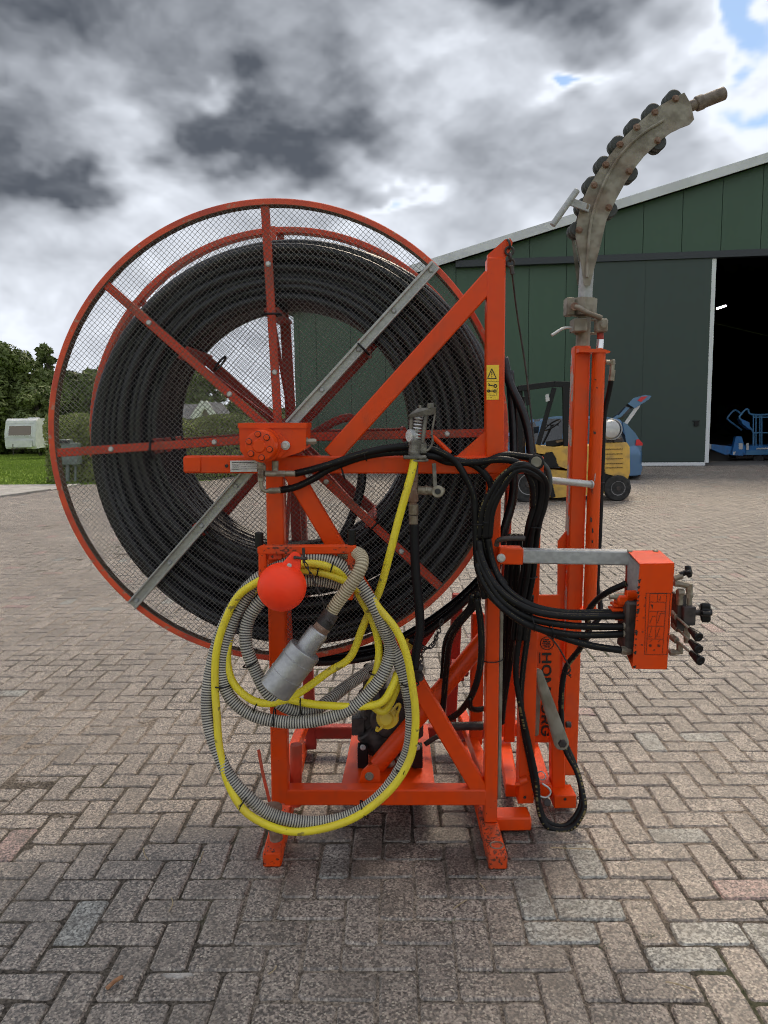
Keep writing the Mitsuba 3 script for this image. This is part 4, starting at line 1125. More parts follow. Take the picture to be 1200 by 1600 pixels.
def zip_tie(c, axis, R, r=.0022):
    ax = nrm(axis)
    _, a, b = frame_of(ax)
    return cat(torus(c, ax, R, r, 20, 6), bar(np.asarray(c) + a * R, np.asarray(c) + a * (R + .025) + b * .006, .003, .0016))
for px, py, d in ((330, 837, (-.7, 0, -.7)), (567, 545, (.7, 0, .7)), (344, 568, (.7, 0, -.6)), (426, 492, (0, 0, 1)), (238, 702, (1, 0, 0)), (585, 820, (.7, 0, -.7))):
    part('zip_tie', zip_tie(P(px, py, YF - .004), d, .030, .0042), 'black_plastic')

# --- mast with the curved roller guide
def Z(pts, ox, oy, s):
    return [(ox + a / s, oy + b / s) + tuple(r) for a, b, *r in pts]
part('mast', cat(pbar(911, 540, 890, 1212, 24, .06, YM)), MO)
part('mast_edge', pbar(898.2, 545, 876.2, 1190, 2.6, .045, YM + .012), 'worn_edge')
part('mast_plate', prism([(888, 826), (888, 1190), (870, 1190), (872, 846)], YM + .03, .012), MO)
part('lift_cylinder', cyl(P(936, 547, YM - .02), P(921, 955, YM - .02), .0245, 28), MO)
part('paint_chips', cat([hull([P(x + dx, y + dy, YM - .0455 + e) for dx, dy in ((-w, -h_), (w, -h_ * .6), (w * .8, h_), (-w * .7, h_ * .8)) for e in (0, .004)]) for x, y, w, h_ in ((929, 676, 2.2, 2), (923.5, 812, 1.4, 4), (926, 829, 1.2, 4), (925.5, 846, 1.2, 2.5), (925, 760, .8, 12), (933, 606, 1.5, 1), (930, 593, 1.2, 1.2))]), 'sticker_black')
part('cylinder_bracket', prism([(905, 544), (946, 546), (954, 549), (953, 551), (905, 550)], YM - .05, .08), MO)
part('cylinder_foot', cbox(P(918, 953, YM - .01), (.075, .07, .014)), MO)
part('piston_rod', cyl(P(937, 545, YM - .02), P(938, 530, YM - .02), .0135, 20), 'chrome')
part('rod_end', cyl(P(938, 532, YM - .02), P(938, 519, YM - .02), .0125, 20), RD)
part('inner_tube', cyl(P(910, 548, YM + .03), P(914, 470, YM + .03), .0265, 28), 'cast_metal')
part('clamp_block', cat(cbox(P(904, 509, YM + .0), (.052, .07, .048)), cbox(P(916, 500, YM + .03), (.09, .02, .008)), cbox(P(916, 521, YM + .03), (.09, .02, .008)), cbox(P(939, 509, YM - .03), (.046, .035, .050), None, .006)), 'cast_metal')
part('bolt', bolt(P(943, 508, YM - .048), (0, -1, 0), .013), 'cast_metal')
part('locking_rod', tube(PP([(892, 512, YM - .02), (884, 512, YM - .03), (876, 515, YM - .04), (862, 524, YM - .05)], YM), .0055, 10), 'galvanized')
part('turning_collar', cat(lathe(P(912, 495, YM + .03), (P(914, 466, YM) - P(912, 495, YM)), [(0, .030), (.004, .046), (.066, .046), (.07, .031)], 28), cbox(P(889, 480, YM + .02), (.03, .06, .066), None, .004)), 'cast_metal')
part('handle', tube(PP([(898, 479, YM - .05), (905, 481, YM - .055), (918, 489, YM - .06), (940, 497, YM - .06)], YM), .0095, 12), 'cast_metal', 'short bent locking handle')
part('handle_boss', cyl(P(898, 479, YM - .055), P(898, 479, YM), .015, 18), 'rusty')
part('neck_pipe', cyl(P(914, 468, YM + .03), P(918, 400, YM + .03), .0265, 28), 'galvanized_dull')

G0 = J + '__roller_guide'
labels[G0] = {'label': 'curved roller guide of two grey plates on top of the mast'}
def gp(name, mesh, m, label=None, smooth=40):
    return add(name, mesh, m, G0, smooth, label)
outline = Z([(338, 1038), (366, 1038), (385, 960), (402, 900), (420, 830), (442, 735), (462, 690), (490, 632), (532, 555), (580, 482), (620, 432), (662, 392), (705, 352), (745, 322), (800, 295), (835, 282), (854, 260), (846, 222), (838, 185), (808, 133), (764, 155), (690, 197), (640, 235), (600, 270), (530, 338), (470, 412), (412, 492), (362, 572), (328, 650), (306, 735), (298, 800), (308, 850), (328, 960)], 800, 100, 3)
gp('side_plate', prism(outline, YM - .012, .006), 'cast_metal')
gp('side_plate', prism([(x - 2, y + 1) for x, y in outline], YM + .065, .006), 'cast_metal')
gp('back_stay', hull([P(893, 375, YM + .05), P(897, 372, YM + .06), P(902, 445, YM + .05), P(907, 430, YM + .06), P(903, 445, YM + .06)]), 'cast_metal')
rib = PP(Z([(352, 1000), (352, 950), (362, 800), (376, 710), (395, 645), (430, 560), (475, 475), (520, 412), (570, 360), (630, 312), (712, 262)], 800, 100, 3), YM - .018)
gp('stiffener', sweep(spline(rib, .01), .0058, 8)[0], 'cast_metal')
for a, b in ((767, 163), (670, 227), (585, 297), (507, 378), (440, 473), (385, 568), (347, 668), (315, 778), (682, 358), (549, 503), (454, 674)):
    outer = (a, b) in ((682, 358), (549, 503), (454, 674))
    q = (800 + a / 3, 100 + b / 3)
    sh = (1.6, 3.0) if outer else (-2.6, -1.6)
    p = P(q[0] + sh[0], q[1] + sh[1], YM)
    r = .029
    k = gp('roller', lathe(p + [0, -.004, 0], (0, 1, 0), [(0, .012), (0, r * .86), (.004, r), (.020, r), (.027, r * .72), (.033, r * .72), (.040, r), (.056, r), (.060, r * .86), (.060, .012)], 30), 'rubber_grey')
    gp('roller_bolt', cat(bolt(P(*q, YM - .012), (0, -1, 0), .0105, .010)), 'rusty')
gp('pipe_end', cat(cyl(P(1074, 168, YM + .03), P(1092, 161, YM + .03), .0195, 22), cyl(P(1087, 163, YM + .03), P(1099, 158.5, YM + .03), .0265, 22), cyl(P(1097, 159.5, YM + .03), P(1132, 145.5, YM + .03), .0235, 26)), 'nozzle_metal', 'rusty brown pipe end of the roller guide')
gp('handle', cat(cyl(P(863, 352, YM - .06), P(902, 297, YM - .06), .0115, 16), bar(P(889, 314, YM - .045), P(921, 326, YM - .022), .028, .008, (0, 1, 0)), cyl(P(890, 313, YM - .062), P(890, 313, YM - .03), .011, 12)), 'galvanized_dull', 'T-shaped handle at the side of the roller guide')
gp('bolt', bolt(P(915.5, 323, YM - .022), (0, -1, 0), .012), 'cast_metal')

# --- sub frame under the mast
part('sub_post', pbar(840, 715, 834, 1000, 15, .05, YA + .03), OP)
part('channel_post', cat(pbar(829, 945, 822, 1256, 25, .012, YA - .02), pbar(817, 945, 811, 1256, 3, .06, YA - .01)), OP)
part('inner_post', pbar(798, 740, 784, 1010, 11, .04, 2.95), RR)
part('inner_post', pbar(800, 960, 796, 1160, 18, .02, 3.02), OP)
sp = part('sign_panel', prism([(838, 930), (876, 930), (872, 1160), (834, 1160)], 2.93, .01), MO, 'orange panel with black lettering running downwards')
m = meshkit.text_mesh('HOMBURG', .0345, .0012, bold=True)
v = m.vertices.copy()
o = P(847.5, 1018, 2.928)
add('lettering', trimesh.Trimesh(np.stack([o[0] + v[:, 1], o[1] - v[:, 2], o[2] - v[:, 0] * 1.42], -1), m.faces[:, ::-1].copy(), process=False), 'sticker_black', sp, smooth=False)
c = P(855, 1005, 2.928)
add('emblem', cat(torus(c, (0, 1, 0), .026, .0014, 32, 6), [cbox(c + [dx, 0, dz], (w, .0016, .004)) for dx, dz, w in ((-.004, .014, .022), (-.008, .007, .016), (.008, .006, .010), (-.004, 0, .03), (.006, -.007, .018), (-.010, -.008, .010), (0, -.015, .022))]), 'sticker_black', sp, smooth=False)
add('underline', cbox(P(843.5, 1028, 2.928), (.004, .0012, .045)), 'sticker_black', sp)
for x0, xb, nm in ((800, 786, 'base_rail'), (852, 826, 'base_rail')):
    p, q = P(x0, 1236, 2.80), P(xb, 1150, 3.36)
    part(nm, bar(p, q, .05, .05, (0, 0, 1)), OP)
part('base_cross', pbar(780, 1142, 868, 1140, 22, .05, 3.22), OP)
part('mast_foot', cat(cbox(P(879, 1244, 2.80), (.084, .09, .052)), ), OP)
part('bolt_hole', lathe(P(883, 1249, 2.752), (0, -1, 0), [(0, .0055), (.001, .005)], 14), 'sticker_black')
part('bolt_hole', lathe(P(820, 1246, 2.716), (0, -1, 0), [(0, .0055), (.001, .005)], 14), 'sticker_black')
part('foot_post', pbar(872, 1112, 873, 1236, 22, .055, 2.82), OP)
part('lever', cat(hull(list(cyl(P(841, 1052, 2.74), P(841, 1052, 2.75), .017, 20).vertices) + list(cyl(P(877, 1160, 2.74), P(877, 1160, 2.75), .028, 20).vertices))), 'lever_metal', 'grey-green tilting lever')
part('lever_plate', hull(list(cyl(P(838, 1052, 2.79), P(838, 1052, 2.80), .02, 16).vertices) + list(cyl(P(837, 1145, 2.79), P(837, 1145, 2.80), .012, 16).vertices)), 'lever_metal')
part('bolt', bolt(P(878, 1160, 2.738), (0, -1, 0), .0165, .016), 'black_iron')
part('side_lug', cyl(P(884, 1132, 2.82), P(892, 1132, 2.82), .012, 14), 'black_iron')
part('pin', cat(cyl(P(805, 1226, 2.71), P(816, 1224, 2.71), .008, 12), cyl(P(812, 1222, 2.71), P(824, 1217, 2.71), .013, 14)), OP)
part('pin_ring', tube(PP([(832, 1232), (838, 1241), (852, 1246), (860, 1240), (858, 1232), (847, 1224)], 2.70), .0035, 8), 'galvanized')
part('pin_ring', torus(P(846, 1212, 2.72), (.5, 1, 0), .016, .0022, 24, 6), 'galvanized')
part('pin_head', cyl(P(855, 1254, 2.72), P(855, 1254, 2.76), .014, 18), 'black_iron')
part('stay_bar', cyl(P(848, 749, 2.84), P(926, 757, YM - .06), .0135, 18), 'galvanized', 'silver stay bar between frame and mast')
part('stay_ring', cat(torus(P(924, 757, YM - .065), (1, .3, 0), .013, .004, 22, 8), bar(P(930, 740, YM - .05), P(929, 752, YM - .05), .003, .003)), 'galvanized')
part('grey_loop', tube(PP([(846, 722, 2.66), (856, 735, 2.66), (859, 755, 2.66), (855, 775, 2.68), (847, 788, 2.70)], 2.66), .0095, 10), 'rubber_grey')

# --- post top: shackle and wire
c = P(796, 385, 2.605)
part('shackle', cat(torus(P(795, 381, 2.615), (1, 0, .2), .014, .004, 20, 8), torus(P(796, 392, 2.61), (.2, 1, .1), .013, .004, 20, 8), torus(P(797, 402, 2.61), (1, 0, .1), .013, .004, 20, 8), torus(P(798, 411, 2.61), (.2, 1, .1), .012, .0035, 20, 8), cyl(P(799, 416, 2.61), P(801, 429, 2.61), .007, 10)), 'black_iron')
part('wire_rope', tube(PP([(800, 425, 2.61), (808, 490, 2.68), (822, 580, 2.72), (837, 712, 2.72)], 2.7), .0032, 8), 'black_iron')

# --- hydraulic control box
CY = 2.35
K0 = J + '__control_box'
labels[K0] = {'label': 'orange hydraulic control box with levers on a grey arm'}
def cp(name, mesh, m, label=None, smooth=40, **kw):
    return add(name, mesh, m, K0, smooth, label, **kw)
fl = [P(x, y, CY) for x, y in ((1000, 883), (1054, 882), (1042, 1046), (988, 1045))]
bk = [P(x, y, CY + .16) for x, y in ((980, 862), (1031, 862), (1022, 1010), (971, 1006))]
def sheet(a, b, c, d, th):
    n = nrm(np.cross(np.asarray(b) - a, np.asarray(d) - a)) * th
    return hull([a, b, c, d, a + n, b + n, c + n, d + n])
cp('front_panel', sheet(fl[0], fl[1], fl[2], fl[3], .004), OP)
cp('top_panel', sheet(fl[0] + [0, .003, 0], fl[1] + [0, .003, 0], bk[1], bk[0], .004), OP)
cp('side_panel', sheet(fl[1] + [0, .004, 0], bk[1], bk[2], fl[2] + [0, .004, 0], .004), OP)
cp('bottom_panel', sheet(fl[3] + [0, .004, .001], fl[2] + [0, .004, .001], P(1024, 1012, CY + .14), P(975, 1012, CY + .14), .004), OP)
cp('back_panel', sheet(*[p + [0, .001, 0] for p in bk], .004), RD)
cp('hinge', cat(cbox(P(984, 861, CY + .15), (.014, .02, .008)), cbox(P(1024, 861, CY + .15), (.014, .02, .008))), 'brass')
def cb(a, b):                       # a point of the enlarged photograph on the leaning front panel
    px, py = 930 + a / 5.714, 840 + b / 5.714
    return P(px, py, CY - .0012)
def line(a, b, c, d, w=.0011):
    return bar(cb(a, b), cb(c, d), w, .0007, (0, 1, 0), .0001)
L = []
for a, b, c, d in ((455, 495, 672, 497), (672, 497, 640, 1046), (640, 1046, 442, 1044), (442, 1044, 455, 495), (490, 500, 640, 500), (640, 500, 600, 1035), (490, 500, 455, 1035), (486, 575, 634, 577), (480, 658, 629, 660), (555, 660, 535, 905), (470, 790, 618, 792), (465, 905, 610, 907), (560, 500, 556, 577), (488, 765, 512, 702), (512, 702, 540, 702), (556, 765, 585, 675), (585, 675, 620, 675), (480, 885, 505, 800), (480, 885, 505, 885), (548, 885, 580, 800), (548, 885, 580, 885), (486, 935, 505, 915), (560, 935, 580, 915)):
    L.append(line(a, b, c, d))
for a, b in ((492, 963), (568, 965)):
    L += [torus(cb(a, b), (0, 1, 0), .0042, .0006, 20, 5), line(a - 8, b, a + 8, b, .0018), line(a, b - 8, a, b + 8, .0018)]
for a, b, w in ((440, 608, 0), (432, 716, 0)):
    L.append(torus(cb(a, b), (0, 1, 0), .0022, .0005, 12, 4))
for pts in (((572, 560), (588, 520), (580, 560)), ((497, 596), (516, 600), (512, 640)), ((440, 538), (455, 530), (455, 545)), ((516, 1008), (528, 996), (538, 1010)), ((405, 958), (425, 950), (422, 968)), ((412, 842), (432, 836), (430, 850))):
    L.append(hull([cb(*p) for p in pts] + [cb(*p) + [0, .001, 0] for p in pts]))
cp('pictogram', cat(L), 'print_dark', smooth=False)
cp('chip', cat([hull([cb(a + r1, b + r2) + [0, s, 0] for s in (-.0001, .001) for r1, r2 in ((-w, 0), (w, -w * .6), (w * .4, w * 1.3), (-w * .3, w))]) for a, b, w in
                [(395 - (y - 250) * .055 + rng.uniform(0, 10), y, rng.uniform(5, 17)) for y in (380, 400, 440, 487, 520, 535, 560, 600, 640, 662, 700, 740, 830, 845, 860, 905, 955, 962, 985, 1015, 1025, 1150)] + [(690, 490, 8), (655, 860, 6), (640, 1170, 8), (705, 270, 5)]]), 'sticker_black', smooth=False)
cp('socket', bar(P(780, 869, 2.55) + [0, .03, 0], P(818, 870, 2.55) + [0, .03, 0], 27 * S(2.55), .06, (0, 1, 0)), OP)
cp('arm', cat(bar(P(817, 870, 2.555) + [0, .025, 0], P(990, 873, 2.50) + [0, .025, 0], 22 * S(2.55), .05, (0, 1, 0))), 'galvanized_dull', 'grey steel arm carrying the control box')
cp('slot', bar(P(845, 871, 2.553), P(877, 871.5, 2.543), 4.5 * S(2.55), .004, (0, 1, 0)), 'rubber_grey')
cp('arm_plate', sheet(P(977, 862, 2.53), P(1000, 884, 2.40), P(998, 930, 2.40), P(977, 930, 2.53), .008), 'galvanized_dull')
cp('clamp_handle', tube(PP([(776, 852, 2.53), (778, 845, 2.52), (786, 842, 2.51), (800, 841, 2.50), (820, 841, 2.50)], 2.5), .0085, 12), 'black_iron')
cp('bolt', bolt(P(783, 872, 2.548), (0, -1, 0), .012), 'galvanized')
c = P(975, 945, CY + .10)
cp('valve_bank', cat(cbox(P(975, 936, CY + .09), (.055, .05, .034), None, .006), cbox(P(968, 944, CY + .10), (.05, .045, .010), None, .003), cbox(P(966, 951, CY + .10), (.055, .045, .010), None, .003), cbox(P(968, 962, CY + .10), (.05, .05, .02), None, .004), cyl(P(978, 930, CY + .075), P(995, 930, CY + .075), .016, 18)), OP)
cp('valve_bank', cbox(P(1000, 975, CY + .09), (.12, .10, .17), None, .008), 'black_iron')
for m_ in (cyl(P(952, 933, CY + .08), P(964, 932, CY + .08), .008, 12), cyl(P(960, 932, CY + .08), P(975, 932, CY + .08), .0105, 14), cyl(P(974, 978, CY + .06), P(995, 978, CY + .06), .0115, 12), cyl(P(974, 990, CY + .06), P(995, 990, CY + .06), .0115, 12), cyl(P(970, 1016, CY + .05), P(985, 1017, CY + .05), .014, 14), cyl(P(985, 1017, CY + .05), P(998, 1018, CY + .05), .011, 6)):
    cp('fitting', m_, 'brass')
# valve with star knobs on the right
def star(c, d, R, h):
    d, a, b = frame_of(d)
    ang = np.linspace(0, 2 * np.pi, 60, endpoint=False)
    rr = R * (0.80 + 0.20 * np.cos(5 * ang))
    V, F, n = [], [], 60
    for s, q in ((0, .75), (h * .15, 1.0), (h * .8, 1.0), (h, .8)):
        V.append(np.asarray(c) + s * d + (q * rr)[:, None] * (np.cos(ang)[:, None] * a + np.sin(ang)[:, None] * b))
    V = np.vstack(V + [[np.asarray(c)], [np.asarray(c) + h * d]])
    for i in range(3):
        for j in range(n):
            k = (j + 1) % n
            F += [[i * n + j, i * n + k, (i + 1) * n + k], [i * n + j, (i + 1) * n + k, (i + 1) * n + j]]
    for j in range(n):
        k = (j + 1) % n
        F += [[4 * n, k, j], [4 * n + 1, 3 * n + j, 3 * n + k]]
    t = trimesh.Trimesh(V, F, process=False)
    if t.volume < 0:
        t.invert()
    return t
VY = CY + .07
cp('valve', cat(cbox(P(1073, 960, VY), (.040, .05, .062), None, .003), cbox(P(1060, 955, VY + .02), (.03, .05, .12), None, .003), cyl(P(1080, 957, VY), P(1096, 956, VY), .011, 16)), 'black_iron')
cp('star_knob', cat(star(P(1094, 956, VY), (1, -.25, .04), .034, .03), cyl(P(1110, 956, VY - .01), P(1113, 956, VY - .012), .012, 16)), 'black_plastic', 'large black star knob')
cp('star_knob', cat(star(P(1072, 893, VY), (.8, -.5, .25), .0205, .016), cyl(P(1062, 898, VY), P(1072, 894, VY), .009, 12)), 'black_plastic', 'small black star knob')
for m_ in (cyl(P(1052, 904, VY), P(1066, 899, VY), .011, 12), cyl(P(1053, 912, VY), P(1067, 913, VY), .010, 6), cyl(P(1066, 914, VY), P(1078, 915, VY), .009, 12), cyl(P(1077, 912, VY), P(1077, 926, VY), .0105, 6), cyl(P(1077, 924, VY), P(1077, 946, VY), .009, 12), cyl(P(1077, 927, VY), P(1077, 934, VY), .012, 6), cyl(P(1062, 921, VY), P(1062, 945, VY), .011, 12), cyl(P(1058, 926, VY), P(1068, 926, VY), .013, 8),
                 cyl(P(1073, 972, VY), P(1073, 1004, VY), .010, 12), cyl(P(1073, 980, VY), P(1073, 990, VY), .0125, 6), cyl(P(1062, 1005, VY), P(1062, 1018, VY), .011, 8), cyl(P(1045, 1019, VY), P(1066, 1018, VY), .009, 12), cyl(P(1046, 1019, VY), P(1055, 1019, VY), .0115, 6)):
    cp('fitting', m_, 'brass')
for (a, b), (c, d) in (((1058, 963), (1092, 996)), ((1060, 982), (1092, 1015)), ((1057, 1000), (1095, 1033))):
    p0, p1 = P(a - 6, b - 4, VY + .02), P(c, d, CY - .05)
    u = p1 - p0
    cp('lever', cat(cyl(p0, p0 + u * .72, .0042, 12), cyl(p0 - u * .05, p0 + u * .16, .0105, 12)), 'lever_metal')
    cp('lever_grip', lathe(p0 + u * .66, u, [(0, .008), (.008, .0095), (np.linalg.norm(u) * .26, .0145), (np.linalg.norm(u) * .33, .0155), (np.linalg.norm(u) * .35, .0135), (np.linalg.norm(u) * .35, .006), (np.linalg.norm(u) * .335, .004)], 20), 'black_plastic')

# --- sticker on the post
st = part('sticker', cbox(P(770, 597.5, Y0 - .0012) + [0, 0, 0], (19 * S(Y0), .0012, 53 * S(Y0)), None, .0003), 'sticker_yellow', 'yellow warning sticker with a triangle and spanners')
def sp_(x, y):
    return P(x, y, Y0 - .0024)
tri = [(768.5, 576), (761.8, 591.5), (775.5, 591.5)]
marks = [bar(sp_(*tri[i]), sp_(*tri[(i + 1) % 3]), .0028, .0008, (0, 1, 0), .0001) for i in range(3)]
marks += [cbox(sp_(768.5, 583.5), (.0028, .0008, .011)), cbox(sp_(768.5, 588.7), (.0028, .0008, .003)), cbox(sp_(770, 596), (19 * S(Y0), .0006, .001)),
          bar(sp_(763, 602), sp_(774, 603), .003, .0008, (0, 1, 0), .0001), torus(sp_(774, 603), (0, 1, 0), .005, .0016, 14, 5), bar(sp_(763, 599), sp_(766, 602), .003, .0008, (0, 1, 0), .0001),
          bar(sp_(763, 611), sp_(773, 611), .004, .0008, (0, 1, 0), .0001), torus(sp_(763.5, 611), (0, 1, 0), .004, .0016, 12, 5), torus(sp_(773, 611), (0, 1, 0), .004, .0016, 12, 5),
          bar(sp_(762, 617), sp_(774, 618), .001, .0008, (0, 1, 0), .0001), bar(sp_(777, 606), sp_(776, 618), .001, .0008, (0, 1, 0), .0001), cbox(sp_(767, 621), (.007, .0008, .001))]
add('pictogram', cat(marks), 'sticker_black', st, smooth=False)

# --- pressure regulator and tap
V0 = J + '__pressure_valve'
labels[V0] = {'label': 'grey pressure valve with a spring and a small dial'}
def vp(name, mesh, m, label=None, smooth=40):
    return add(name, mesh, m, V0, smooth, label)
VYY = 2.50
vp('cage', cat(cyl(P(643, 648, VYY), P(641, 696, VYY), .0065, 12), cyl(P(666, 645, VYY), P(660, 692, VYY), .0075, 12), hull([P(639, 648, VYY - .015), P(639, 650, VYY + .015), P(681, 636, VYY - .012), P(681, 642, VYY + .012), P(640, 653, VYY - .01), P(680, 647, VYY - .01), P(652, 638, VYY)]), cyl(P(673, 638, VYY - .005), P(672, 630, VYY - .005), .011, 14), cyl(P(657, 640, VYY), P(656, 633, VYY), .005, 10)), 'valve_metal')
th = np.linspace(0, 2 * np.pi * 8, 160)
ax0, ax1 = P(654, 650, VYY), P(650, 690, VYY)
q = ax0 + (ax1 - ax0) * (th / th[-1])[:, None] + .0135 * np.stack([np.cos(th), np.sin(th), 0 * th], -1)
vp('spring', sweep(q, .003, 6)[0], 'steel')
vp('body', cat(cyl(P(650, 686, VYY), P(647, 712, VYY), .020, 18), cyl(P(646, 705, VYY - .01), P(647, 716, VYY - .01), .014, 14), cbox(P(648, 714, VYY), (.074, .06, .011), None, .003), cbox(P(661, 700, VYY + .01), (.024, .03, .036), None, .004), cbox(P(657, 719, VYY), (.05, .05, .008), None, .002)), 'valve_metal')
vp('lever', cat(bar(P(680, 645, VYY - .005), P(674, 680, VYY - .005), .006, .010, (0, 1, 0)), tube(PP([(674, 678), (676, 690), (670, 702), (661, 706)], VYY), .004, 8)), 'valve_metal')
c = P(639, 681, VYY - .005)
vp('dial', cat(cyl(c, c + [.020, .012, 0], .022, 24)), 'galvanized_dull')
vp('dial_face', cyl(c + [-.0013, -.0008, 0], c, .0185, 24), 'plate_grey')
part('tap', cat(cyl(P(648, 722, 2.54), P(645, 790, 2.54), .0125, 18), cyl(P(645, 742, 2.54), P(645, 752, 2.54), .018, 8), cyl(P(645, 764, 2.54), P(645, 784, 2.54), .0185, 18)), 'rusty')
part('tap_outlet', cat(cyl(P(652, 766, 2.54), P(676, 767, 2.54), .0145, 18), cyl(P(664, 766, 2.54), P(668, 766, 2.54), .017, 8), cyl(P(684, 768, 2.52), P(684, 768, 2.55), .021, 20), cbox(P(691, 766, 2.535), (.018, .016, .018))), 'brass')
part('tap_bore', cyl(P(684, 768, 2.514), P(684, 768, 2.522), .010, 16), 'sticker_black')
part('tap_handle', bar(P(678, 724, 2.53), P(680, 762, 2.53), .013, .006, (0, 1, 0)), 'valve_metal')
part('hose_fitting', cat(cyl(P(646, 788, 2.54), P(646, 804, 2.54), .0165, 18), cyl(P(646, 805, 2.54), P(646, 819, 2.54), .0155, 18)), 'brass')

# --- hoses of the machine
def hose(seq, Y, r, m='hydraulic_hose', label=None, name='hose'):
    q = spline(PP(seq, Y), max(r * .8, .006))
    ms, uv = sweep(q, r, 12)
    return part(name, ms, m, label, smooth=True, uv=uv)
h = .0116
hose([(461, 740), (490, 733), (520, 724), (555, 712), (590, 703), (622, 698), (657, 699), (685, 705), (710, 720), (727, 745), (740, 775), (743, 812), (745, 875), (750, 900), (758, 935)], 2.545, h)
hose([(437, 766), (462, 761), (490, 748), (515, 733), (560, 716), (600, 708), (640, 707), (670, 712, 2.54), (702, 717), (737, 725), (757, 740), (768, 760), (762, 782), (753, 812), (753, 838), (765, 878), (790, 915)], 2.565, h)
hose([(670, 708, 2.57), (700, 722, 2.57), (745, 722, 2.55), (780, 718, 2.53), (806, 722, 2.53), (822, 735, 2.54), (832, 760, 2.56), (833, 790, 2.6)], 2.55, h)
hose([(752, 730), (768, 718), (790, 711), (815, 713), (835, 716)], 2.56, h)
for i, (dx, dy, dY) in enumerate(((0, 0, 0), (9, 3, .012), (-8, 4, .026), (3, 9, .045))):
    hose([(756 + dx, 840, 2.54), (762 + dx, 795, 2.53), (782 + dx, 752 + dy, 2.52), (800 + dx * .6, 731 + dy, 2.51), (816 + dx * .4, 725 + dy, 2.51), (835 + dx * .6, 734 + dy, 2.54), (845 + dx, 756, 2.57), (843 + dx, 787, 2.60), (834 + dx, 818, 2.63), (829 + dx, 850, 2.66 + dY), (824 + dx, 900, 2.66 + dY), (815 + dx, 950, 2.67 + dY), (810 + dx, 1000, 2.68 + dY)], 2.54, h * .84)
# to the control box
for seq, dY in (([(748, 845, 2.54), (752, 870, 2.53), (768, 905, 2.50), (795, 934, 2.46), (835, 955, 2.43), (888, 963, 2.42), (940, 963, 2.42), (990, 962, 2.42)], 0), ([(745, 860, 2.54), (754, 890, 2.52), (785, 938, 2.47), (830, 966, 2.44), (888, 977, 2.42), (940, 979, 2.42), (985, 979, 2.42)], 0),
                ([(745, 880, 2.53), (757, 912, 2.51), (786, 950, 2.46), (830, 978, 2.43), (888, 991, 2.42), (940, 992, 2.42), (985, 990, 2.42)], 0), ([(748, 890, 2.55), (762, 925, 2.53), (800, 960, 2.50), (845, 983, 2.46), (892, 1000, 2.42), (930, 1010, 2.41), (972, 1016, 2.40)], 0),
                ([(762, 840, 2.55), (770, 880, 2.54), (790, 918, 2.50), (828, 945, 2.46), (880, 957, 2.44), (940, 957, 2.44), (985, 958, 2.44)], 0)):
    hose(seq, 2.5, h)
hose([(978, 912, 2.46), (950, 925, 2.50), (930, 940, 2.56), (918, 960, 2.60), (920, 990, 2.66), (905, 1015, 2.72), (885, 1042, 2.76), (878, 1075, 2.78), (877, 1120, 2.79), (882, 1167, 2.77), (901, 1205, 2.72), (910, 1239, 2.68), (912, 1265, 2.66), (896, 1291, 2.65), (873, 1297, 2.65), (852, 1288, 2.66), (842, 1262, 2.67), (838, 1218, 2.68), (826, 1161, 2.69), (811, 1090, 2.69), (806, 1050, 2.69), (810, 1005, 2.69), (820, 960, 2.69)], 2.7, .0105)
hose([(876, 1095, 2.80), (880, 1150, 2.79), (896, 1190, 2.74), (907, 1225, 2.70), (908, 1258, 2.68), (890, 1286, 2.67), (870, 1290, 2.67), (850, 1278, 2.68), (838, 1240, 2.69), (828, 1190, 2.70), (818, 1140, 2.70), (814, 1090, 2.70), (818, 1040, 2.70), (826, 980, 2.70), (830, 930, 2.69)], 2.7, .0105)
hose([(745, 935, 2.57), (751, 974, 2.57), (752, 1025, 2.57), (746, 1062, 2.60), (734, 1092, 2.66), (715, 1115, 2.74), (694, 1128, 2.8)], 2.6, h)
hose([(748, 925, 2.59), (743, 944, 2.6), (717, 976, 2.66), (703, 1003, 2.72), (698, 1040, 2.78), (694, 1086, 2.82), (690, 1124, 2.84)], 2.7, h)
hose([(738, 930, 2.60), (734, 950, 2.62), (712, 975, 2.68), (697, 1003, 2.76), (693, 1045, 2.84), (690, 1090, 2.88)], 2.7, h)
hose([(734, 1090, 2.64), (735, 1105, 2.66), (745, 1109, 2.68), (756, 1107, 2.70)], 2.7, .010)
for dx in (0, 7, -8):
    hose([(806 + dx, 835, 2.72), (800 + dx, 900, 2.74), (797 + dx, 960, 2.78), (792 + dx * .8, 1030, 2.84), (784 + dx * .6, 1090, 2.86), (781 + dx * .4, 1130, 2.88)], 2.8, h)
hose([(955, 592, YM - .02), (952, 610, YM), (944, 650, YM + .02), (941, 720, YM + .03), (936, 850, YM + .03), (933, 915, YM + .03), (938, 945, YM + .02), (936, 965, YM), (920, 985, YM), (905, 1010, YM)], YM, .0105, 'rubber', label='hose running down beside the lift cylinder')
part('fitting', cat(cyl(P(946, 566, YM - .02), P(957, 566, YM - .02), .009, 10), cyl(P(956, 562, YM - .02), P(957, 570, YM - .02), .012, 8), cyl(P(957, 568, YM - .02), P(956, 580, YM - .02), .009, 10), cyl(P(957, 578, YM - .02), P(955, 595, YM - .02), .0115, 10)), 'brass')
hose([(647, 816), (648, 860), (650, 900), (655, 950), (656, 985), (651, 1015), (647, 1045)], 2.545, .0155, 'rubber', 'thick black hose hanging from the tap')
hose([(788, 560, 2.92), (797, 600, 2.88), (814, 636, 2.86), (825, 672, 2.85), (829, 705, 2.84), (829, 740, 2.84)], 2.7, .0165, 'coil_hose', 'thick black hose leaving the reel')
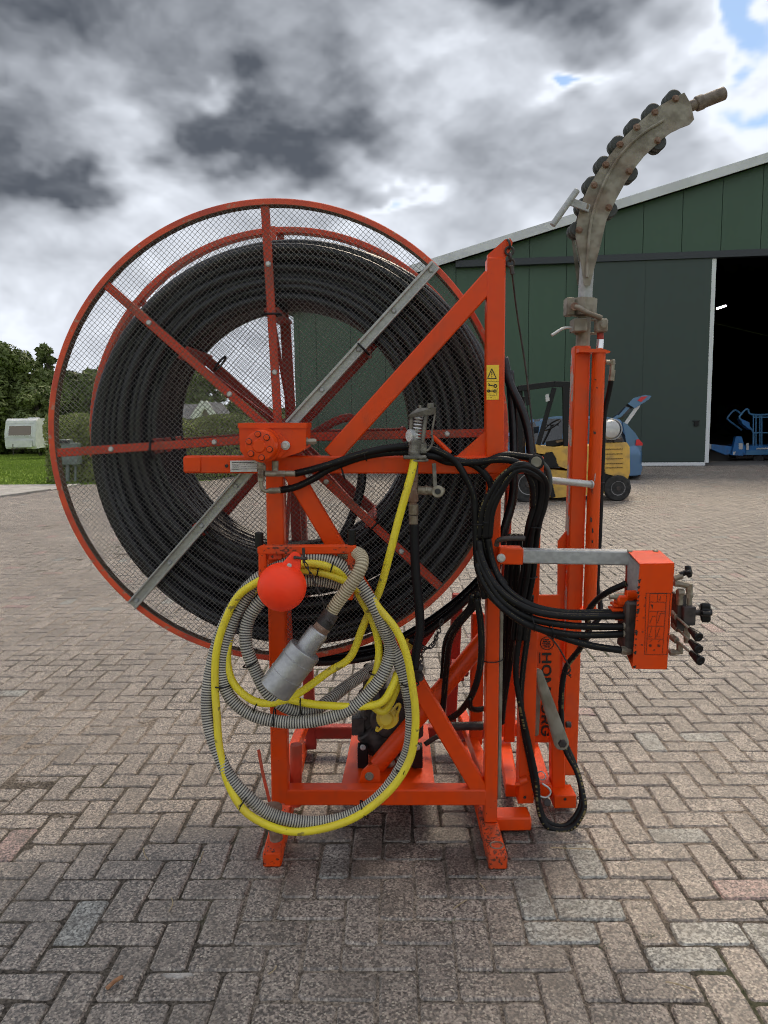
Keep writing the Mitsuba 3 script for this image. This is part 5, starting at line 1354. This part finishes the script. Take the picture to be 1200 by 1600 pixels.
hose([(796, 580, 2.90), (802, 660, 2.88), (803, 735, 2.86), (801, 780, 2.85), (789, 825, 2.84), (778, 880, 2.84), (764, 920, 2.84)], 2.7, .0165, 'coil_hose')
hose([(772, 880, 2.86), (757, 908, 2.88), (735, 930, 2.90), (700, 962, 2.92), (655, 995, 2.93), (605, 1018, 2.93), (555, 1030, 2.93), (500, 1034, 2.95), (440, 1030, 2.97), (380, 1015, 3.0)], 2.9, .0165, 'coil_hose', 'black hose sagging below the reel hoop')
hose([(778, 850, 2.90), (762, 888, 2.93), (738, 917, 2.95), (700, 950, 2.97), (650, 984, 2.98), (600, 1008, 2.98), (545, 1020, 2.98), (480, 1024, 2.98)], 2.9, .0165, 'coil_hose')
hose([(566, 735, 2.9), (564, 760, 2.88), (556, 790, 2.86), (545, 820, 2.84), (525, 855, 2.84)], 2.85, .017, 'coil_hose')
hose([(640, 1000, 2.62), (660, 1012, 2.62)], 2.62, .010, 'rubber')
part('coupling', cat(cyl(P(640, 1040, 2.56), P(660, 1046, 2.56), .017, 14), cyl(P(651, 1040, 2.56), P(656, 1062, 2.57), .015, 14)), 'black_iron')
part('plug', lathe(P(641, 1000, 2.66), P(632, 1026, 2.64) - P(641, 1000, 2.66), [(0, .016), (.02, .018), (.06, .006), (.062, .002)], 18), 'yellow_plastic')
def chain(a, b, n, sag, r=.0024, R=.0065):
    a, b = np.asarray(a, float), np.asarray(b, float)
    out = []
    for i in range(n):
        t = (i + .5) / n
        p = a + (b - a) * t + [0, 0, -sag * 4 * t * (1 - t)]
        d = nrm(b - a + np.array([0, 0, -sag * 4 * (1 - 2 * t)]))
        e = nrm(np.cross(d, [0, 1, 0])) if i % 2 == 0 else np.array([0, 1.0, 0])
        L = np.linalg.norm(b - a) / n * .72
        ang = np.arange(14) * 2 * np.pi / 14
        q = p + (np.cos(ang) * max(L, R))[:, None] * d + (np.sin(ang) * R)[:, None] * e
        out.append(sweep(q, r, 6, closed=True)[0])
    return cat(out)
part('chain', cat(chain(P(691, 968, 2.66), P(676, 1008, 2.62), 7, .008), chain(P(676, 1008, 2.62), P(661, 1012, 2.60), 3, .006), chain(P(661, 1012, 2.60), P(656, 1040, 2.58), 4, 0)), 'black_iron')
for px, py, Y, d, R in ((745, 818, 2.54, (0, 0, 1), .026), (758, 815, 2.545, (0, 0, 1), .020), (834, 823, 2.65, (.1, 0, 1), .028), (832, 972, 2.44, (1, 0, .2), .030), (862, 985, 2.43, (1, 0, .1), .028), (767, 1029, Y0 + .02, (0, 0, 1), .042), (936, 754, YM, (0, 0, 1), .020), (909, 1248, 2.68, (.2, 0, 1), .016), (536, 740, 2.55, (1, 0, .3), .02), (570, 711, 2.555, (1, 0, .3), .021), (826, 901, 2.67, (0, 0, 1), .03), (886, 1052, 2.76, (.5, 0, 1), .016)):
    part('zip_tie', zip_tie(P(px, py, Y), d, R, .002), 'black_plastic')
part('trip_wire', tube(PP([(842, 980, 2.60), (868, 1005, 2.62), (886, 1035, 2.70), (891, 1047, 2.72), (886, 1053, 2.74)], 2.6), .003, 8), 'black_iron')

# --- rack for the suction hose
RY = 2.43
k = part('hose_rack', cat(pbar(402, 860, 556, 859, 14, .03, RY), pbar(409, 852, 410, 928, 12, .03, RY + .001), pbar(550, 852, 549, 900, 13, .03, RY + .001), pbar(550, 898, 546, 938, 11, .03, RY - .003), bar(P(430, 868, RY + .02), P(430, 868, Y0), .05, .03, (0, 0, 1)), bar(P(520, 868, RY + .02), P(520, 868, Y0 + .06), .03, .03, (0, 0, 1))), OW, 'bracket with two upright pegs holding the coiled hoses')
part('peg_cap', cat(cyl(P(405, 854, RY + .015), P(405, 832, RY + .015), .0135, 18)), 'black_plastic', parent=k)
part('peg_cap', cat(cyl(P(549.5, 851, RY + .015), P(549.5, 827, RY + .015), .0135, 18)), 'black_plastic', parent=k)

# ================================================================== hose wound on the reel
c_in, c_out = np.array([P(460, 669, 3.1)[0], P(460, 669, 3.1)[2]]), np.array([P(459, 700, 2.82)[0], P(459, 700, 2.82)[2]])
ms = []
ly, r0, r1, hr = 8, .476, .726, .0172
for i in range(ly):
    for j in range(10):
        if i < ly - 1 and 3 < j < 8:
            if i > 0:
                continue
        u = i / (ly - 1)
        n = 84
        t = np.arange(n) * 2 * np.pi / n
        cc = c_in + (c_out - c_in) * u
        ph, ph2 = rng.uniform(0, 6.28, 2)
        rr = r0 + (r1 + .022 * j / 9 - r0) * u + rng.normal(0, .0025) + .005 * np.sin(t + ph) + .003 * np.sin(3 * t + ph2)
        yy = 2.800 + .036 * (j + .5 * (i % 2)) + .007 * np.sin(t + ph2) + rng.normal(0, .003)
        yy = yy - (.012 * np.sin(2 * t + ph) if j == 0 else 0) + .05 * (1 - u) * (j == 0) * .6
        ms.append(sweep(np.stack([cc[0] + rr * np.cos(t), np.clip(yy, 2.792, 3.128), cc[1] + rr * np.sin(t)], -1), hr, 8, closed=True)[0])
for dR, a0, span, y in ((.02, -35, 130, 2.84), (.04, -30, 100, 2.90), (.06, -45, 120, 3.0), (.0, 60, 160, 2.90), (.02, 80, 150, 3.02), (-.1, 190, 190, 2.787), (-.02, 200, 120, 2.786)):
    t = np.radians(np.linspace(a0, a0 + span, 70))
    w = np.sin(np.linspace(0, np.pi, 70)) ** .6
    rr = r1 - .03 + (dR + .03) * w
    ms.append(sweep(np.stack([c_out[0] + rr * np.cos(t), y + .05 * (1 - w), c_out[1] + rr * np.sin(t)], -1), hr, 8)[0])
add('jetting_hose', cat(ms), 'coil_hose', smooth=True, label='long black jetting hose wound in many turns on the big mesh reel', cat='hose')

# ================================================================== suction hose with strainer, yellow hose, float
def ribbed(q, r):
    """hose with proud pale ribs in dark grooves"""
    n = len(q)
    m = np.arange(n) % 4
    rad = r * np.array([.93, 1.0, 1.0, .93])[m]
    ms, _ = sweep(q, rad, 14)
    k = np.array([0, 1, 1, 0])[m]
    dirt = meshkit.fbm(q * 14.0, 3, 3)[:, None]
    warm = meshkit.fbm(q * 3.0, 2, 8)[:, None]
    pale = np.array([.66, .62, .52]) * (1 - .6 * dirt) + np.array([.06, .03, -.02]) * (warm - .5)
    dark = np.array([.035, .034, .036]) + np.zeros((n, 3))
    along = np.r_[0, np.cumsum(np.linalg.norm(np.diff(q, axis=0), axis=1))][:, None]
    tan = np.clip((.42 - along) / .12, 0, 1)               # the end piece is a yellower, newer hose
    pale = pale * (1 - tan) + np.array([.62, .53, .36]) * (1 - .4 * dirt) * tan
    dark = dark * (1 - tan) + np.array([.20, .155, .09]) * tan
    col = np.where(k[:, None] > 0, pale, dark)
    c = np.vstack([np.repeat(col, 14, 0), col[0], col[-1]])
    return ms, c
SY = 2.49
path = [(514, 962, 2.375), (526, 943, 2.37), (542, 922, 2.365), (556, 902, 2.365), (565, 883, 2.375), (564, 869, 2.41), (552, 863, 2.46), (530, 866, 2.49), (500, 870, 2.48), (460, 876, 2.48), (420, 896, 2.48), (388, 928, 2.47), (366, 965, 2.46), (352, 1010, 2.45), (348, 1055, 2.44), (360, 1090, 2.43), (390, 1115, 2.42), (433, 1127, 2.415), (487, 1127, 2.41), (540, 1112, 2.42), (577, 1082, 2.43), (600, 1050, 2.44), (610, 1015, 2.45), (602, 980, 2.44), (585, 948, 2.43), (566, 918, 2.44), (545, 892, 2.45), (515, 875, 2.45), (480, 872, 2.45), (440, 884, 2.46), (402, 905, 2.47), (370, 940, 2.48), (347, 985, 2.47), (332, 1035, 2.45), (324, 1087, 2.43), (326, 1130, 2.41), (338, 1170, 2.39), (360, 1215, 2.37), (390, 1247, 2.36), (417, 1269, 2.36), (447, 1280, 2.36), (487, 1285, 2.37), (529, 1281, 2.38), (567, 1265, 2.39), (599, 1239, 2.40), (625, 1203, 2.41), (640, 1165, 2.42), (643, 1120, 2.43), (637, 1080, 2.44), (627, 1045, 2.45), (612, 1010, 2.46), (595, 975, 2.47), (575, 945, 2.48), (548, 920, 2.49), (510, 908, 2.49), (470, 908, 2.48), (430, 922, 2.47), (402, 945, 2.46), (386, 975, 2.45), (385, 1010, 2.44), (398, 1045, 2.44), (420, 1085, 2.43), (455, 1108, 2.44), (490, 1110, 2.47), (515, 1093, 2.52), (542, 1072, 2.60), (575, 1050, 2.70), (600, 1040, 2.80)]
SH = thing('suction_hose', 'beige and grey ribbed suction hose with a metal strainer, coiled in loops over the rack', 'hose')
ms, colr = ribbed(spline(PP(path, SY), .0021), .0215)
add('ribbed_tube', ms, 'ribbed_hose', SH, smooth=True, color=colr)
a, b = P(477, 1015, 2.355), P(429, 1079, 2.345)
ax = a - b
Ls = np.linalg.norm(ax)
st_ = add('strainer', lathe(b, ax, [(0, .002), (0, .050), (.004, .054), (Ls * .10, .0545), (Ls * .38, .0545), (Ls * .385, .0572), (Ls * .40, .0572), (Ls * .405, .0545), (Ls * .74, .0545), (Ls * .745, .0572), (Ls * .76, .0572), (Ls * .765, .0545), (Ls * .98, .055), (Ls, .0535), (Ls, .003)], 44), 'strainer_zinc', SH, label='dull grey strainer cylinder at the end of the hose')
n0, n1 = P(475, 1018, 2.355), P(499, 985, 2.362)
add('neck', cat(cyl(n0, n1, .0335, 32)), 'strainer_zinc', st_)
add('coupling', cat(cyl(P(496, 990, 2.362), P(506, 977, 2.365), .026, 24), cyl(P(501, 984, 2.362), P(511, 970, 2.37), .021, 20)), 'rusty', SH)
add('hose_clamp', cat(cyl(P(504, 980, 2.366), P(518, 957, 2.372), .0265, 24), cyl(P(520, 975, 2.35), P(514, 969, 2.34), .007, 10), cyl(P(508, 964, 2.35), P(515, 972, 2.34), .0045, 8)), 'black_iron', SH)
YHp = [(648, 712, 2.49), (644, 735, 2.485), (636, 765, 2.48), (622, 815, 2.48), (608, 870, 2.48), (594, 920, 2.49), (580, 950, 2.50), (566, 982, 2.50), (547, 1027, 2.50), (513, 1050, 2.48), (467, 1083, 2.44), (430, 1098, 2.42), (397, 1095, 2.42), (368, 1072, 2.43), (356, 1040, 2.44), (358, 1000, 2.45), (372, 960, 2.47), (400, 920, 2.47), (435, 896, 2.46), (473, 891, 2.45), (510, 897, 2.44), (545, 911, 2.44), (575, 930, 2.43), (596, 955, 2.42), (615, 978, 2.41), (627, 1000, 2.405), (637, 1030, 2.40), (644, 1070, 2.395), (649, 1110, 2.39), (648, 1149, 2.385), (640, 1187, 2.38), (617, 1226, 2.37), (581, 1260, 2.36), (540, 1284, 2.35), (487, 1298, 2.345), (447, 1298, 2.34), (407, 1284, 2.335), (378, 1262, 2.34), (356, 1222, 2.36), (343, 1170, 2.38), (339, 1120, 2.40), (336, 1070, 2.42), (338, 1020, 2.43), (350, 975, 2.44), (372, 932, 2.44), (403, 909, 2.44), (440, 890, 2.44), (472, 881, 2.43), (500, 882, 2.43), (527, 891, 2.44), (547, 906, 2.45), (564, 935, 2.46), (584, 975, 2.47), (592, 1015, 2.47), (587, 1053, 2.46), (572, 1087, 2.46), (598, 1112, 2.46), (618, 1080, 2.46), (622, 1050, 2.46), (612, 1075, 2.43), (595, 1098, 2.42), (560, 1104, 2.42), (520, 1103, 2.42), (480, 1099, 2.43), (440, 1090, 2.43)]
add('yellow_hose', sweep(spline(PP(YHp, 2.45), .008), .0128, 12)[0], 'yellow_hose_skin', smooth=True, label='bright yellow water hose running from the valve down into the coiled loops', cat='hose')
for px, py, Y, d, R in ((347, 1070, 2.43, (0, 0, 1), .028), (363, 948, 2.46, (.5, 0, .9), .026), (429, 1121, 2.42, (1, 0, 0), .030), (519, 885, 2.44, (1, 0, -.3), .018), (497, 892, 2.44, (1, 0, -.2), .018), (641, 1068, 2.42, (0, 0, 1), .028), (632, 1197, 2.40, (.4, 0, -.9), .030), (569, 1265, 2.38, (.9, 0, .4), .030), (380, 1250, 2.36, (.8, 0, -.6), .030), (585, 1052, 2.46, (.2, 0, 1), .018), (471, 1104, 2.43, (1, 0, .1), .026), (391, 1037, 2.44, (.4, 0, -.9), .025), (400, 1102, 2.43, (.8, 0, -.4), .026)):
    add('zip_tie', zip_tie(P(px, py, Y), d, R, .0026), 'black_plastic', SH)

FLT = thing('float_ball', 'bright orange-red plastic float ball shackled to the hose rack', 'float')
c = P(440.5, 917, 2.33)
R = 39 * S(2.33)
nb = 40
prof = [(R * (1 - math.cos(t)) , R * math.sin(t)) for t in np.linspace(.02, math.pi - .02, nb)]
ball = lathe(c + [0, 0, -R], (0, 0, 1), prof, 56)
ear = hull(list(cyl(P(461, 872, 2.325), P(461, 872, 2.345), .019, 20).vertices) + list(cyl(P(452, 893, 2.315), P(452, 893, 2.350), .034, 20).vertices))
add('ball', cat(ball, ear), 'float_red', FLT, smooth=55)
add('rivet', bolt(P(452, 884, 2.312), (0, -1, 0), .006, .004), 'galvanized', FLT)
add('shackle', cat(tube(PP([(461, 871, 2.318), (470, 872, 2.315), (478, 873, 2.33), (478, 872, 2.38)], 2.33), .0045, 8), cyl(P(461, 871, 2.314), P(461, 871, 2.35), .0055, 12), cyl(P(474, 856, 2.335), P(475, 880, 2.335), .0045, 8)), 'black_iron', FLT)
add('float_chain', chain(P(477, 880, 2.345), P(510, 952, 2.352), 9, -.003, .0016, .0042), 'black_iron', FLT, smooth=True)
